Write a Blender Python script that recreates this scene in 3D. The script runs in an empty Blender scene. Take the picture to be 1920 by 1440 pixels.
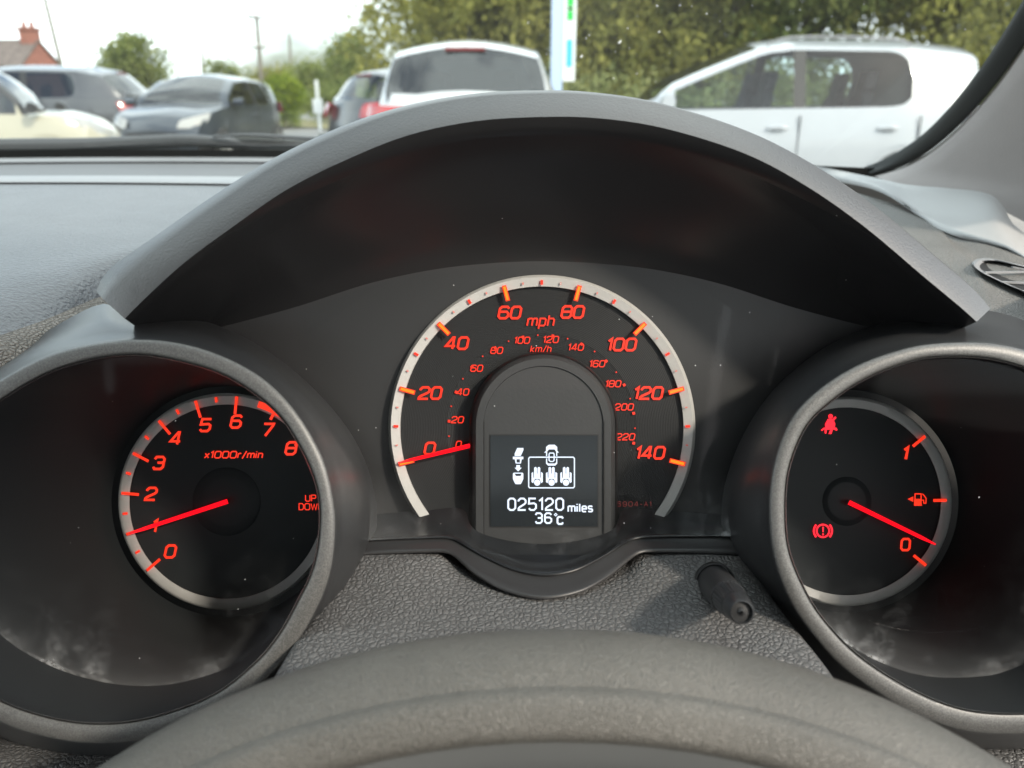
import bpy, bmesh, math, random
import numpy as np
from mathutils import Matrix, Vector
random.seed(7); rng = np.random.default_rng(7)
R = math.radians
scene = bpy.context.scene
COL = scene.collection

# ------------------------------------------------------------------ camera
PITCH = 20.36                       # degrees below the horizon
CAM = Vector((0.0, 0.0, 1.06))      # phone held just above the steering wheel
F = 1442.0                          # focal length in pixels of a 1920 px wide picture
cam_d = bpy.data.cameras.new('camera')
cam = bpy.data.objects.new('camera', cam_d); COL.objects.link(cam)
cam.location = CAM; cam.rotation_euler = (R(90 - PITCH), 0, 0)
cam_d.sensor_width = 36.0; cam_d.lens = 36.0 * F / 1920.0
cam_d.clip_start = 0.01; cam_d.clip_end = 2000
cam_d.dof.use_dof = True; cam_d.dof.focus_distance = 0.285; cam_d.dof.aperture_fstop = 13.0
scene.camera = cam

# ------------------------------------------------------------------ sky, sun, exposure
SUN_EL, SUN_AZ = 36.0, 132.0         # azimuth clockwise from +Y (straight ahead)
world = bpy.data.worlds.new('World'); scene.world = world; world.use_nodes = True
nt = world.node_tree; nt.nodes.clear()
out = nt.nodes.new('ShaderNodeOutputWorld'); bg = nt.nodes.new('ShaderNodeBackground')
sky = nt.nodes.new('ShaderNodeTexSky'); sky.sky_type = 'NISHITA'; sky.sun_disc = False
sky.sun_elevation = R(SUN_EL); sky.sun_rotation = R(SUN_AZ); sky.dust_density = 3.0; sky.air_density = 1.0
tc = nt.nodes.new('ShaderNodeTexCoord'); mp = nt.nodes.new('ShaderNodeMapping'); mp.inputs['Scale'].default_value = (1, 1, 2.6)
nz = nt.nodes.new('ShaderNodeTexNoise'); nz.inputs['Scale'].default_value = 2.2; nz.inputs['Detail'].default_value = 6
rp = nt.nodes.new('ShaderNodeValToRGB'); rp.color_ramp.elements[0].position = 0.38; rp.color_ramp.elements[1].position = 0.54
mx = nt.nodes.new('ShaderNodeMixRGB'); mx.inputs[2].default_value = (9.6, 10.3, 10.5, 1)
nt.links.new(tc.outputs['Generated'], mp.inputs[0]); nt.links.new(mp.outputs[0], nz.inputs['Vector'])
nt.links.new(nz.outputs['Fac'], rp.inputs[0]); nt.links.new(rp.outputs[0], mx.inputs[0])
nt.links.new(sky.outputs[0], mx.inputs[1]); nt.links.new(mx.outputs[0], bg.inputs[0])
bg.inputs['Strength'].default_value = 0.15
nt.links.new(bg.outputs[0], out.inputs[0])
sun_d = bpy.data.lights.new('sun', 'SUN'); sun_d.energy = 2.2; sun_d.angle = R(5.0); sun_d.color = (1.0, 0.90, 0.76)
sun = bpy.data.objects.new('sun', sun_d); COL.objects.link(sun)
sdir = Vector((math.sin(R(SUN_AZ)) * math.cos(R(SUN_EL)), math.cos(R(SUN_AZ)) * math.cos(R(SUN_EL)), math.sin(R(SUN_EL))))
sun.rotation_euler = sdir.to_track_quat('Z', 'Y').to_euler(); sun.location = (0, 0, 30)
vs = scene.view_settings
vs.view_transform = 'Standard'; vs.look = 'None'; vs.exposure = 0.86; vs.gamma = 1.0; vs.use_curve_mapping = False
cy = scene.cycles
cy.use_denoising = True; cy.max_bounces = 8; cy.diffuse_bounces = 4; cy.glossy_bounces = 4
cy.transparent_max_bounces = 24; cy.transmission_bounces = 6; cy.sample_clamp_indirect = 4.0
cy.caustics_reflective = False; cy.caustics_refractive = False

# ------------------------------------------------------------------ materials
MATS = {}
def nodes(name):
    m = bpy.data.materials.new(name); m.use_nodes = True; MATS[name] = m
    t = m.node_tree; return m, t, t.nodes['Principled BSDF']
def bump_chain(t, bsdf, fac_socket, strength, dist):
    b = t.nodes.new('ShaderNodeBump'); b.inputs['Strength'].default_value = strength; b.inputs['Distance'].default_value = dist
    t.links.new(fac_socket, b.inputs['Height']); t.links.new(b.outputs[0], bsdf.inputs['Normal']); return b
def obj_coord(t):
    c = t.nodes.new('ShaderNodeTexCoord'); return c.outputs['Object']
def noise(t, scale, detail=3, co=None, rough=0.55):
    n = t.nodes.new('ShaderNodeTexNoise'); n.inputs['Scale'].default_value = scale; n.inputs['Detail'].default_value = detail
    n.inputs['Roughness'].default_value = rough
    t.links.new(co or obj_coord(t), n.inputs['Vector']); return n
def ramp(t, sock, p0, p1, c0=(0, 0, 0, 1), c1=(1, 1, 1, 1)):
    r = t.nodes.new('ShaderNodeValToRGB'); e = r.color_ramp.elements
    e[0].position = p0; e[1].position = p1; e[0].color = c0; e[1].color = c1
    t.links.new(sock, r.inputs[0]); return r.outputs[0]
def mixc(t, fac, a, b, mode='MIX'):
    m = t.nodes.new('ShaderNodeMixRGB'); m.blend_type = mode
    if hasattr(fac, 'links'): t.links.new(fac, m.inputs[0])
    else: m.inputs[0].default_value = fac
    for i, c in ((1, a), (2, b)):
        if hasattr(c, 'links'): t.links.new(c, m.inputs[i])
        else: m.inputs[i].default_value = (*c, 1) if len(c) == 3 else c
    return m.outputs[0]
def mathn(t, op, a, b=None):
    m = t.nodes.new('ShaderNodeMath'); m.operation = op
    for i, c in ((0, a), (1, b)):
        if c is None: continue
        if hasattr(c, 'links'): t.links.new(c, m.inputs[i])
        else: m.inputs[i].default_value = c
    return m.outputs[0]
def plain(name, col, rough=0.5, metal=0.0, spec=0.5, vary=0.0, vscale=20, bump=0.0, bscale=800, coat=0.0, dust=0.0, bdist=0.0004):
    m, t, b = nodes(name)
    b.inputs['Roughness'].default_value = rough; b.inputs['Metallic'].default_value = metal
    b.inputs['Specular IOR Level'].default_value = spec; b.inputs['Coat Weight'].default_value = coat
    b.inputs['Coat Roughness'].default_value = 0.05
    c = None
    if vary:
        n = noise(t, vscale, 4)
        c = mixc(t, ramp(t, n.outputs['Fac'], 0.3, 0.7), tuple(x * (1 - vary) for x in col), tuple(min(1, x * (1 + vary)) for x in col))
    if dust:
        v = t.nodes.new('ShaderNodeTexVoronoi'); v.inputs['Scale'].default_value = 260; t.links.new(obj_coord(t), v.inputs['Vector'])
        near = mathn(t, 'LESS_THAN', v.outputs['Distance'], 0.055)
        pick = mathn(t, 'GREATER_THAN', t.nodes.new('ShaderNodeSeparateColor').outputs[0], 0.0)
        sep = [x for x in t.nodes if x.bl_idname == 'ShaderNodeSeparateColor'][-1]
        t.links.new(v.outputs['Color'], sep.inputs[0])
        pick = mathn(t, 'GREATER_THAN', sep.outputs[0], 1 - dust)
        c = mixc(t, mathn(t, 'MULTIPLY', near, pick), c if c is not None else col, (0.42, 0.42, 0.40))
    if c is not None: t.links.new(c, b.inputs['Base Color'])
    else: b.inputs['Base Color'].default_value = (*col, 1)
    if bump:
        n = noise(t, bscale, 2); bump_chain(t, b, n.outputs['Fac'], bump, bdist)
    return m
def emis(name, col, strength, base=(0.02, 0.0, 0.0)):
    m, t, b = nodes(name)
    b.inputs['Base Color'].default_value = (*base, 1); b.inputs['Emission Color'].default_value = (*col, 1)
    b.inputs['Emission Strength'].default_value = strength; b.inputs['Roughness'].default_value = 0.4
    return m
def grain(name, col, scale, rough=0.5, strength=0.6, dist=0.0004, vary=0.15, spec=0.5, stretch=(1, 1, 1)):
    """moulded leather grain: rounded cells between narrow creases"""
    m, t, b = nodes(name)
    mpn = t.nodes.new('ShaderNodeMapping'); t.links.new(obj_coord(t), mpn.inputs[0]); mpn.inputs['Scale'].default_value = stretch
    dn = t.nodes.new('ShaderNodeTexNoise'); dn.inputs['Scale'].default_value = scale * 0.8; t.links.new(mpn.outputs[0], dn.inputs['Vector'])
    vm = t.nodes.new('ShaderNodeVectorMath'); vm.operation = 'MULTIPLY_ADD'
    t.links.new(dn.outputs['Color'], vm.inputs[0]); vm.inputs[1].default_value = (0.5 / scale,) * 3; t.links.new(mpn.outputs[0], vm.inputs[2])
    v = t.nodes.new('ShaderNodeTexVoronoi'); v.feature = 'DISTANCE_TO_EDGE'; v.inputs['Scale'].default_value = scale
    t.links.new(vm.outputs[0], v.inputs['Vector'])
    h = ramp(t, v.outputs['Distance'], 0.0, 0.28)
    n2 = noise(t, scale * 4, 2)
    hh = mathn(t, 'ADD', h, mathn(t, 'MULTIPLY', n2.outputs['Fac'], 0.35))
    bump_chain(t, b, hh, strength, dist)
    n = noise(t, 30, 4)
    c = mixc(t, ramp(t, n.outputs['Fac'], 0.3, 0.7), tuple(x * (1 - vary) for x in col), tuple(x * (1 + vary) for x in col))
    c = mixc(t, ramp(t, v.outputs['Distance'], 0.0, 0.12), tuple(x * 0.55 for x in col), c)
    t.links.new(c, b.inputs['Base Color']); b.inputs['Roughness'].default_value = rough
    b.inputs['Specular IOR Level'].default_value = spec
    return m
def glass(name, tint, ior=1.45, rough=0.0, dirt=None, spec_scale=1.0, film=0.0):
    """thin pane: clear straight through, mirror by Fresnel, optional dried dirt from attribute 'dirt'"""
    m = bpy.data.materials.new(name); m.use_nodes = True; MATS[name] = m; t = m.node_tree; t.nodes.clear()
    o = t.nodes.new('ShaderNodeOutputMaterial'); tr = t.nodes.new('ShaderNodeBsdfTransparent'); tr.inputs[0].default_value = (*tint, 1)
    gl = t.nodes.new('ShaderNodeBsdfGlossy'); gl.inputs['Roughness'].default_value = rough; gl.inputs[0].default_value = (1, 1, 1, 1)
    fr = t.nodes.new('ShaderNodeFresnel'); fr.inputs[0].default_value = ior
    mxs = t.nodes.new('ShaderNodeMixShader')
    t.links.new(mathn(t, 'MULTIPLY', fr.outputs[0], spec_scale), mxs.inputs[0]); t.links.new(tr.outputs[0], mxs.inputs[1]); t.links.new(gl.outputs[0], mxs.inputs[2])
    last = mxs.outputs[0]
    if dirt:
        df = t.nodes.new('ShaderNodeBsdfDiffuse'); df.inputs[0].default_value = (*dirt, 1)
        at = t.nodes.new('ShaderNodeAttribute'); at.attribute_name = 'dirt'
        co = obj_coord(t)
        n1 = noise(t, 120, 8, co, 0.66); n1.inputs['Distortion'].default_value = 0.5
        n2 = noise(t, 420, 3, co)
        blot = ramp(t, n1.outputs['Fac'], 0.44, 0.62)
        sm = mathn(t, 'MULTIPLY', blot, ramp(t, n2.outputs['Fac'], 0.2, 0.75))
        n3 = noise(t, 45, 3, co); patch = ramp(t, n3.outputs['Fac'], 0.40, 0.62)
        crust = mathn(t, 'MULTIPLY', ramp(t, at.outputs['Fac'], 0.82, 1.0), ramp(t, n2.outputs['Fac'], 0.35, 0.6))
        body_ = mathn(t, 'ADD', mathn(t, 'MULTIPLY', mathn(t, 'MULTIPLY', sm, patch), 0.60), 0.10)
        f = mathn(t, 'ADD', mathn(t, 'MULTIPLY', body_, at.outputs['Fac']), mathn(t, 'MULTIPLY', mathn(t, 'MULTIPLY', crust, patch), 0.30))
        vo = t.nodes.new('ShaderNodeTexVoronoi'); vo.inputs['Scale'].default_value = 330; t.links.new(co, vo.inputs['Vector'])
        sep = t.nodes.new('ShaderNodeSeparateColor'); t.links.new(vo.outputs['Color'], sep.inputs[0])
        sp = mathn(t, 'MULTIPLY', mathn(t, 'LESS_THAN', vo.outputs['Distance'], 0.07), mathn(t, 'GREATER_THAN', sep.outputs[0], 0.94))
        f = mathn(t, 'MAXIMUM', f, mathn(t, 'MULTIPLY', sp, 0.8))
        m2 = t.nodes.new('ShaderNodeMixShader'); t.links.new(f, m2.inputs[0]); t.links.new(last, m2.inputs[1]); t.links.new(df.outputs[0], m2.inputs[2])
        last = m2.outputs[0]
    if film:
        df = t.nodes.new('ShaderNodeBsdfDiffuse'); df.inputs[0].default_value = (.85, .85, .82, 1); tl = t.nodes.new('ShaderNodeBsdfTranslucent'); tl.inputs[0].default_value = (.85, .85, .82, 1)
        a_ = t.nodes.new('ShaderNodeAddShader'); t.links.new(df.outputs[0], a_.inputs[0]); t.links.new(tl.outputs[0], a_.inputs[1])
        m3 = t.nodes.new('ShaderNodeMixShader'); t.links.new(mathn(t, 'MULTIPLY', ramp(t, noise(t, 9, 5).outputs['Fac'], .2, .8), film), m3.inputs[0]); t.links.new(last, m3.inputs[1]); t.links.new(a_.outputs[0], m3.inputs[2]); last = m3.outputs[0]
    t.links.new(last, o.inputs[0]); return m

plain('hood_plastic', (0.078, 0.079, 0.081), 0.40, bump=0.4, bscale=1300, dust=0.03, spec=0.8)
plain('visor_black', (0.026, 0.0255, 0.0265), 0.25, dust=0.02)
plain('cover_trim', (0.36, 0.36, 0.36), 0.45, bump=.15, bscale=1200)
plain('dash_plastic', (0.125, 0.128, 0.137), 0.44, spec=.6, bump=1.0, bscale=620, bdist=.0011, vary=0.08, vscale=40)
plain('smooth_trim', (0.24, 0.242, 0.25), 0.42, bump=0.15, bscale=1200)
plain('defrost_trim', (0.11, 0.11, 0.113), 0.5, bump=0.2, bscale=900)
plain('pillar_fabric', (0.43, 0.40, 0.39), 0.75, bump=0.4, bscale=700, vary=0.05)
plain('headliner', (0.42, 0.40, 0.37), 0.9)
plain('door_card', (0.16, 0.155, 0.15), 0.7)
grain('dash_leather', (0.12, 0.12, 0.121), 560, 0.42, 0.8, 0.0004)
grain('strip_leather', (0.20, 0.175, 0.15), 560, 0.5, 1.0, 0.0005)
grain('wheel_leather', (0.112, 0.107, 0.096), 1250, 0.46, 0.55, 0.0003)
grain('corner_grain', (0.16, 0.155, 0.148), 700, 0.48, 0.7, 0.0004)
plain('wheel_insert', (0.10, 0.104, 0.104), 0.42, vary=0.05)
plain('gloss_black', (0.012, 0.013, 0.015), 0.28, spec=.35, dust=0.02)
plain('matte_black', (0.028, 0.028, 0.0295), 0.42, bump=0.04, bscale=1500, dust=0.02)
plain('well_black', (0.024, 0.0265, 0.0285), 0.48, spec=.15, dust=0.015)
plain('deep_black', (0.01, 0.01, 0.011), 0.6)
plain('housing', (0.032, 0.033, 0.035), 0.5, bump=0.1)
plain('housing_dark', (0.012, 0.0125, 0.014), 0.5)
plain('lcd_glass', (0.016, 0.020, 0.024), 0.25)
plain('ring_paint', (0.47, 0.46, 0.445), 0.42, bump=0.1, vary=0.03, vscale=400)
plain('pod_shade_knob_black', (0.032, 0.033, 0.035), 0.34, bump=0.1, bscale=2000, dust=.015)  # pod walls: bezel grey darkened to paint in their shade; knob: dark plastic
plain('wiper_plastic', (0.05, 0.053, 0.057), 0.5)
plain('trim_line', (0.42, 0.42, 0.42), 0.25, metal=0.8)
m, t, b = nodes('satin_paint')
n = noise(t, 2600, 1); b.inputs['Roughness'].default_value = 0.46; b.inputs['Metallic'].default_value = 0.2
t.links.new(mixc(t, ramp(t, n.outputs['Fac'], 0.35, 0.7), (0.085, 0.085, 0.084), (0.17, 0.17, 0.166)), b.inputs['Base Color'])
m, t, b = nodes('dial_face')       # fine concentric turning marks
w = t.nodes.new('ShaderNodeTexWave'); w.wave_type = 'RINGS'; w.rings_direction = 'Z'; w.inputs['Scale'].default_value = 520
w.inputs['Distortion'].default_value = 1.5; w.inputs['Detail'].default_value = 3; t.links.new(obj_coord(t), w.inputs['Vector'])
b.inputs['Base Color'].default_value = (0.021, 0.0215, 0.0225, 1); b.inputs['Roughness'].default_value = 0.4; b.inputs['Specular IOR Level'].default_value = .25
bump_chain(t, b, w.outputs['Fac'], 0.2, 0.0002)
emis('red_print', (1.0, 0.033, 0.009), 0.72); emis('red_dim', (1.0, 0.05, 0.03), 0.2, (0.4, 0.2, 0.18)); emis('amber', (1.0, 0.15, 0.004), 1.3)
emis('needle_red', (0.9, 0.004, 0.012), 0.9, (0.4, 0.0, 0.0)); emis('lamp_red', (1.0, 0.005, 0.02), 1.1)
emis('lcd_white', (0.62, 0.70, 0.86), 0.85, (0.1, 0.1, 0.1)); emis('faint_print', (0.5, 0.06, 0.05), 0.16, (0.1, 0.03, 0.03))
glass('windscreen_glass', (0.91, 0.965, 0.945), 1.5, spec_scale=0.8, film=0.018)
glass('lens_glass', (0.97, 0.98, 0.98), 1.45, 0.05, (0.62, 0.64, 0.66), 0.2)
glass('car_glass', (0.28, 0.33, 0.34), 1.8); glass('car_glass_clear', (0.72, 0.80, 0.80), 1.5)
plain('speck', (0.8, 0.8, 0.78), 0.8)
plain('rubber', (0.012, 0.014, 0.013), 0.6)

# ------------------------------------------------------------------ scene-graph helpers
MW = {}
def setp(o, label=None, cat=None, group=None, kind=None):
    if label: o['label'] = label
    if cat: o['category'] = cat
    if group: o['group'] = group
    if kind: o['kind'] = kind
    return o
def thing(name, label, cat, loc=(0, 0, 0), rot=None, group=None):
    o = bpy.data.objects.new(name, None); COL.objects.link(o); o.empty_display_size = 0.05
    M = Matrix.Translation(Vector(loc)) @ (rot.to_4x4() if rot else Matrix.Identity(4))
    o.matrix_basis = M; MW[o] = M; return setp(o, label, cat, group)
def mesh_obj(name, verts, faces, mat, parent=None, origin=None, rot=None, smooth=True, angle=40, attr=None):
    """verts in world space; stored relative to origin / rot"""
    V = np.asarray([tuple(v) for v in verts], dtype=float)
    if origin is None: origin = V.mean(0)
    M = Matrix.Translation(Vector(origin)) @ (rot.to_4x4() if rot else Matrix.Identity(4))
    Mi = np.array(M.inverted()); L = V @ Mi[:3, :3].T + Mi[:3, 3]
    me = bpy.data.meshes.new(name); me.from_pydata(L.tolist(), [], [tuple(int(i) for i in f) for f in faces]); me.validate(); me.update()
    if smooth:
        me.polygons.foreach_set('use_smooth', [True] * len(me.polygons))
        if angle < 180: me.set_sharp_from_angle(angle=R(angle))
    if attr is not None:
        a = me.attributes.new('dirt', 'FLOAT', 'POINT'); a.data.foreach_set('value', list(attr))
    me.materials.append(MATS[mat] if isinstance(mat, str) else mat)
    o = bpy.data.objects.new(name, me); COL.objects.link(o); MW[o] = M
    if parent is not None:
        o.parent = parent; o.matrix_parent_inverse = Matrix.Identity(4); o.matrix_basis = MW[parent].inverted() @ M
    else: o.matrix_basis = M
    return o
class MB:
    def __init__(s): s.v = []; s.f = []
    def add(s, v, f):
        b = len(s.v); s.v += [tuple(x) for x in v]; s.f += [tuple(i + b for i in q) for q in f]; return s
    def build(s, name, mat, parent=None, **k): return mesh_obj(name, s.v, s.f, mat, parent, **k)

RC = Matrix.Rotation(R(90 - PITCH), 3, 'X')          # the cluster leans back like the dials do
sp_, cp_ = math.sin(R(PITCH)), math.cos(R(PITCH))
AX, AU, AF = np.array((1., 0, 0)), np.array((0, sp_, cp_)), np.array((0, cp_, -sp_))
C0 = np.array(CAM)
def P(px, py, d):
    """a point d metres in front of the lens plane"""
    return C0 + d * (AF + (px - 960) / F * AX + (720 - py) / F * AU)
def G(px, py, Y):
    """a point on the vertical plane Y metres ahead"""
    r = AF + (px - 960) / F * AX + (720 - py) / F * AU
    return C0 + r * (Y / r[1])
def catmull(pts, n, closed=False):
    p = np.asarray(pts, float)
    if closed: p = np.vstack([p[-1], p, p[0], p[1]])
    else: p = np.vstack([2 * p[0] - p[1], p, 2 * p[-1] - p[-2]])
    seg = np.linalg.norm(np.diff(p[1:-1], axis=0), axis=1) + 1e-9
    cum = np.concatenate([[0], np.cumsum(seg)])
    ts = np.linspace(0, cum[-1], n, endpoint=not closed)
    outp = []
    for tt in ts:
        i = min(np.searchsorted(cum, tt, side='right') - 1, len(seg) - 1); u = (tt - cum[i]) / seg[i]
        a, b_, c, d = p[i], p[i + 1], p[i + 2], p[i + 3]
        outp.append(0.5 * ((2 * b_) + (c - a) * u + (2 * a - 5 * b_ + 4 * c - d) * u * u + (3 * b_ - a - 3 * c + d) * u ** 3))
    return np.array(outp)
def grid_faces(nr, nc, closed=False):
    f = []
    for i in range(nr - 1):
        for j in range(nc if closed else nc - 1):
            k = (j + 1) % nc
            f.append((i * nc + j, i * nc + k, (i + 1) * nc + k, (i + 1) * nc + j))
    return f
def loft(rows, closed=False, sub=1):
    """rows: list of equal-length point arrays; sub: smooth subdivisions between rows"""
    A = np.array(rows)
    if sub > 1:
        cols = [catmull(A[:, j], (len(rows) - 1) * sub + 1) for j in range(A.shape[1])]
        # chord-length resampling per column keeps rows aligned closely enough
        A = np.array(cols).transpose(1, 0, 2)
    return A.reshape(-1, 3), grid_faces(A.shape[0], A.shape[1], closed)
def curve(pts, n=48, closed=False): return catmull([P(*p) for p in pts], n, closed)
def box(cx, cy, cz, sx, sy, sz):
    v = [(cx + sx * a / 2, cy + sy * b_ / 2, cz + sz * c / 2) for a in (-1, 1) for b_ in (-1, 1) for c in (-1, 1)]
    return v, [(0, 1, 3, 2), (4, 6, 7, 5), (0, 4, 5, 1), (2, 3, 7, 6), (0, 2, 6, 4), (1, 5, 7, 3)]
def tube(path, radii, n=10, cap=True):
    p = np.asarray(path, float); V = []; Fc = []
    if np.isscalar(radii): radii = [radii] * len(p)
    up = np.array((0.13, 0.31, 0.94))
    for i in range(len(p)):
        tdir = p[min(i + 1, len(p) - 1)] - p[max(i - 1, 0)]; tdir /= np.linalg.norm(tdir) + 1e-12
        s = np.cross(tdir, up); s /= np.linalg.norm(s) + 1e-12; q = np.cross(s, tdir)
        for k in range(n):
            a = 2 * math.pi * k / n; V.append(p[i] + radii[i] * (math.cos(a) * s + math.sin(a) * q))
    Fc = grid_faces(len(p), n, True)
    if cap: Fc += [tuple(range(n))[::-1], tuple((len(p) - 1) * n + k for k in range(n))]
    return V, Fc

# ================================================================== CABIN SETTING
XC = -0.36                                            # middle of the car; the driver sits right of it
def base_y(x): return 0.85 - 0.556 * (x - XC) ** 2
SL = 0.6875
def pane_pt(px, py, off=0.0):
    """where the sight line through a pixel meets the windscreen"""
    r = AF + (px - 960) / F * AX + (720 - py) / F * AU; lo, hi = 0.1, 3.0
    for _ in range(50):
        m_ = (lo + hi) / 2; q = C0 + r * m_
        if q[2] - off < 1.007 + (base_y(q[0]) - q[1]) * SL: lo = m_
        else: hi = m_
    return C0 + r * lo
def pane_xz(x, s, off=0.0):
    return np.array((x, base_y(x) - s * 0.824, 1.007 + s * 0.5665 + off))

# windscreen: pane, black band, specks of dried dirt
ws = thing('windscreen', 'large sloping clear windscreen with white specks above the dashboard', 'windscreen', (XC, 0.85, 1.0))
rows = [[pane_xz(x, s) for x in np.linspace(-1.04, 0.345, 41)] for s in np.linspace(-0.012, 0.86, 12)]
v, f = loft(rows); mesh_obj('glass_pane', v, f, 'windscreen_glass', ws, angle=180)
rows = [[pane_xz(x, s, -0.003) for x in np.linspace(-1.04, 0.345, 41)] for s in (-0.014, 0.0, 0.010)]
v, f = loft(rows); mesh_obj('black_border', v, f, 'rubber', ws, angle=180)
mb = MB()
for (px, py, r) in [(1297, 12, 3), (1232, 11, 5), (1275, 10, 4), (1325, 26, 4), (1177, 53, 3), (1236, 60, 4), (1105, 66, 3), (1099, 72, 3), (1162, 79, 6),
                    (1154, 97, 3), (1090, 106, 5), (1194, 138, 4), (1150, 147, 3), (990, 43, 3), (1065, 58, 2), (1350, 40, 2), (1480, 95, 2), (1229, 153, 2),
                    (1410, 10, 2), (1500, 18, 2), (1560, 30, 2), (1690, 60, 2), (1810, 55, 2), (1770, 20, 2), (1620, 8, 2), (1025, 101, 3), (1195, 30, 2), (1180, 90, 2), (1255, 100, 2)]:
    c = pane_pt(px, py, -0.0015); rr = r * 0.00013
    a = random.uniform(0.5, 1.1); ln = random.uniform(1.0, 2.2)
    ring = []
    for k in range(7):
        th = 2 * math.pi * k / 7; du = math.cos(th) * ln; dv = math.sin(th)
        ring.append(c + rr * ((du * math.cos(a) - dv * math.sin(a)) * AX + (du * math.sin(a) + dv * math.cos(a)) * AU) * random.uniform(0.75, 1.2))
    mb.add(ring + [c - 0.0006 * AF], [(k, (k + 1) % 7, 7) for k in range(7)])
setp(mb.build('dirt_speck', 'speck', ws), kind='stuff')

# roof, sides and rear of the cabin: they keep the daylight to the windows
def struct(name, v, f, mat, **k): return setp(mesh_obj(name, v, f, mat, None, **k), kind='structure')
hdr = [pane_xz(x, 0.86) for x in np.linspace(-1.04, 0.345, 21)]
back1 = [(p[0], p[1] - 0.5, p[2] + 0.03) for p in hdr]; back2 = [(p[0], -1.9, 1.44) for p in hdr]
v, f = loft([hdr, back1, back2]); struct('cabin_roof', v, f, 'headliner')
def side(x, name):
    mb = MB()
    mb.add(*box(x, -0.75, 0.55, 0.06, 2.9, 0.76)); mb.add(*box(x * 1.0, -0.62, 1.18, 0.05, 0.12, 0.62)); mb.add(*box(x, -1.55, 1.2, 0.05, 0.5, 0.62))
    mb.add(*box(x, -0.9, 1.555, 0.05, 2.2, 0.08))
    return setp(mb.build(name, 'door_card', None), kind='structure')
side(0.44, 'cabin_side_right'); side(-1.14, 'cabin_side_left')
mb = MB(); mb.add(*box(XC, -2.0, 0.65, 1.6, 0.05, 0.75)); mb.build('cabin_rear', 'door_card')['kind'] = 'structure'
struct('cabin_floor', *box(XC, -0.6, 0.25, 1.6, 2.8, 0.05), 'door_card')

# ================================================================== DASHBOARD
dash = thing('dashboard', 'grey moulded dashboard top running under the windscreen', 'dashboard', (XC, 0.5, 0.9))
xs = np.linspace(-1.08, 0.13, 61)
def yb(x): return base_y(x) - 0.012
def row(dy, z): return np.array([(x, yb(x) * 1.0 - dy, z) for x in xs])
v, f = loft([row(-0.010, 0.985), row(0.0, 1.0025), row(0.012, 1.003), row(0.030, 1.0005)]); mesh_obj('front_edge', v, f, 'smooth_trim', dash, angle=30)
v, f = loft([row(0.0305, 0.9985), row(0.12, 0.997), row(0.165, 0.9945)]); mesh_obj('defroster_strip', v, f, 'defrost_trim', dash)
v, f = loft([row(0.166, 0.990), row(0.167, 0.9975), row(0.172, 0.9995), row(0.225, 1.0015), row(0.232, 1.0)]); mesh_obj('ridge', v, f, 'smooth_trim', dash, angle=60)
# the pad: from the ridge back to a boundary that runs round the instrument pods
B = catmull([(-1.10, 0.12), (-0.7, 0.12), (-0.42, 0.135), (-0.27, 0.17), (-0.195, 0.225), (-0.176, 0.27), (-0.171, 0.32), (-0.150, 0.38), (-0.08, 0.42), (0.012, 0.43), (0.08, 0.42),
             (0.11, 0.41), (0.135, 0.40)], 120)
A = np.array([(x, yb(x) - 0.231, 0.9985) for x in np.linspace(-1.08, 0.13, 120)])
padrows = []
for s in np.linspace(0, 1, 22):
    z = 0.9985 - 0.006 * s - 0.010 * max(0, (s - 0.80) / 0.2) ** 2
    padrows.append([(a[0] * (1 - s) + b_[0] * s, a[1] * (1 - s) + b_[1] * s, z) for a, b_ in zip(A, B)])
v, f = loft(padrows); mesh_obj('pad', v, f, 'dash_plastic', dash, angle=180)
def inward(k, dz):
    o = []
    for b_ in B:
        c = np.array((0.012, 0.20)); d = c - b_[:2]; d /= np.linalg.norm(d) + 1e-9
        o.append((b_[0] + d[0] * k, b_[1] + d[1] * k, 0.9825 + dz))
    return o
v, f = loft([inward(-0.002, 0.0005), inward(0.003, -0.001), inward(0.007, -0.004), inward(0.011, -0.009), inward(0.015, -0.016)], sub=2)
mesh_obj('grained_border', v, f, 'strip_leather', dash, angle=180)
# lower fascia seen below the pods
rows = [curve([(-900, y, d), (-300, y, d), (300, y + 6, d), (1000, y + 10, d), (1700, y + 6, d), (2500, y, d)], 40) for y, d in ((1330, 0.285), (1385, 0.262), (1420, 0.252), (1500, 0.243), (1700, 0.225), (2200, 0.215))]
v, f = loft(rows); mesh_obj('lower_fascia', v, f, 'dash_leather', dash, angle=180)
# right corner: smooth cover, grain and the air vent
rows = [curve([(x, y, d * .93) for x, y, d in c], 30) for c in (
    [(1530, 311, .66), (1640, 333, 0.600), (1700, 346, .57), (1780, 353, .54), (1850, 362, .51), (1880, 385, .49), (1905, 425, .47), (1990, 480, .45)],
    [(1530, 315, .66), (1640, 337, 0.595), (1705, 357, .56), (1780, 365, .53), (1840, 374, .50), (1868, 395, .475), (1895, 432, .455), (1990, 500, .43)],
    [(1530, 323, .66), (1640, 345, 0.580), (1715, 390, .53), (1780, 405, .50), (1830, 415, .47), (1855, 425, .455), (1885, 445, .44), (1990, 515, .41)],
    [(1530, 328, .66), (1640, 350, 0.575), (1722, 400, .52), (1760, 425, .485), (1800, 442, .455), (1850, 455, .44), (1900, 470, .425), (1990, 530, .395)],
    [(1530, 334, .66), (1640, 356, 0.575), (1721, 404, .522), (1758, 428, .488), (1798, 445, .459), (1848, 458, .444), (1898, 473, .43), (1990, 534, .40)])]
v, f = loft(rows, sub=3); mesh_obj('corner_cover', v, f, 'cover_trim', dash, angle=180)
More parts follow.
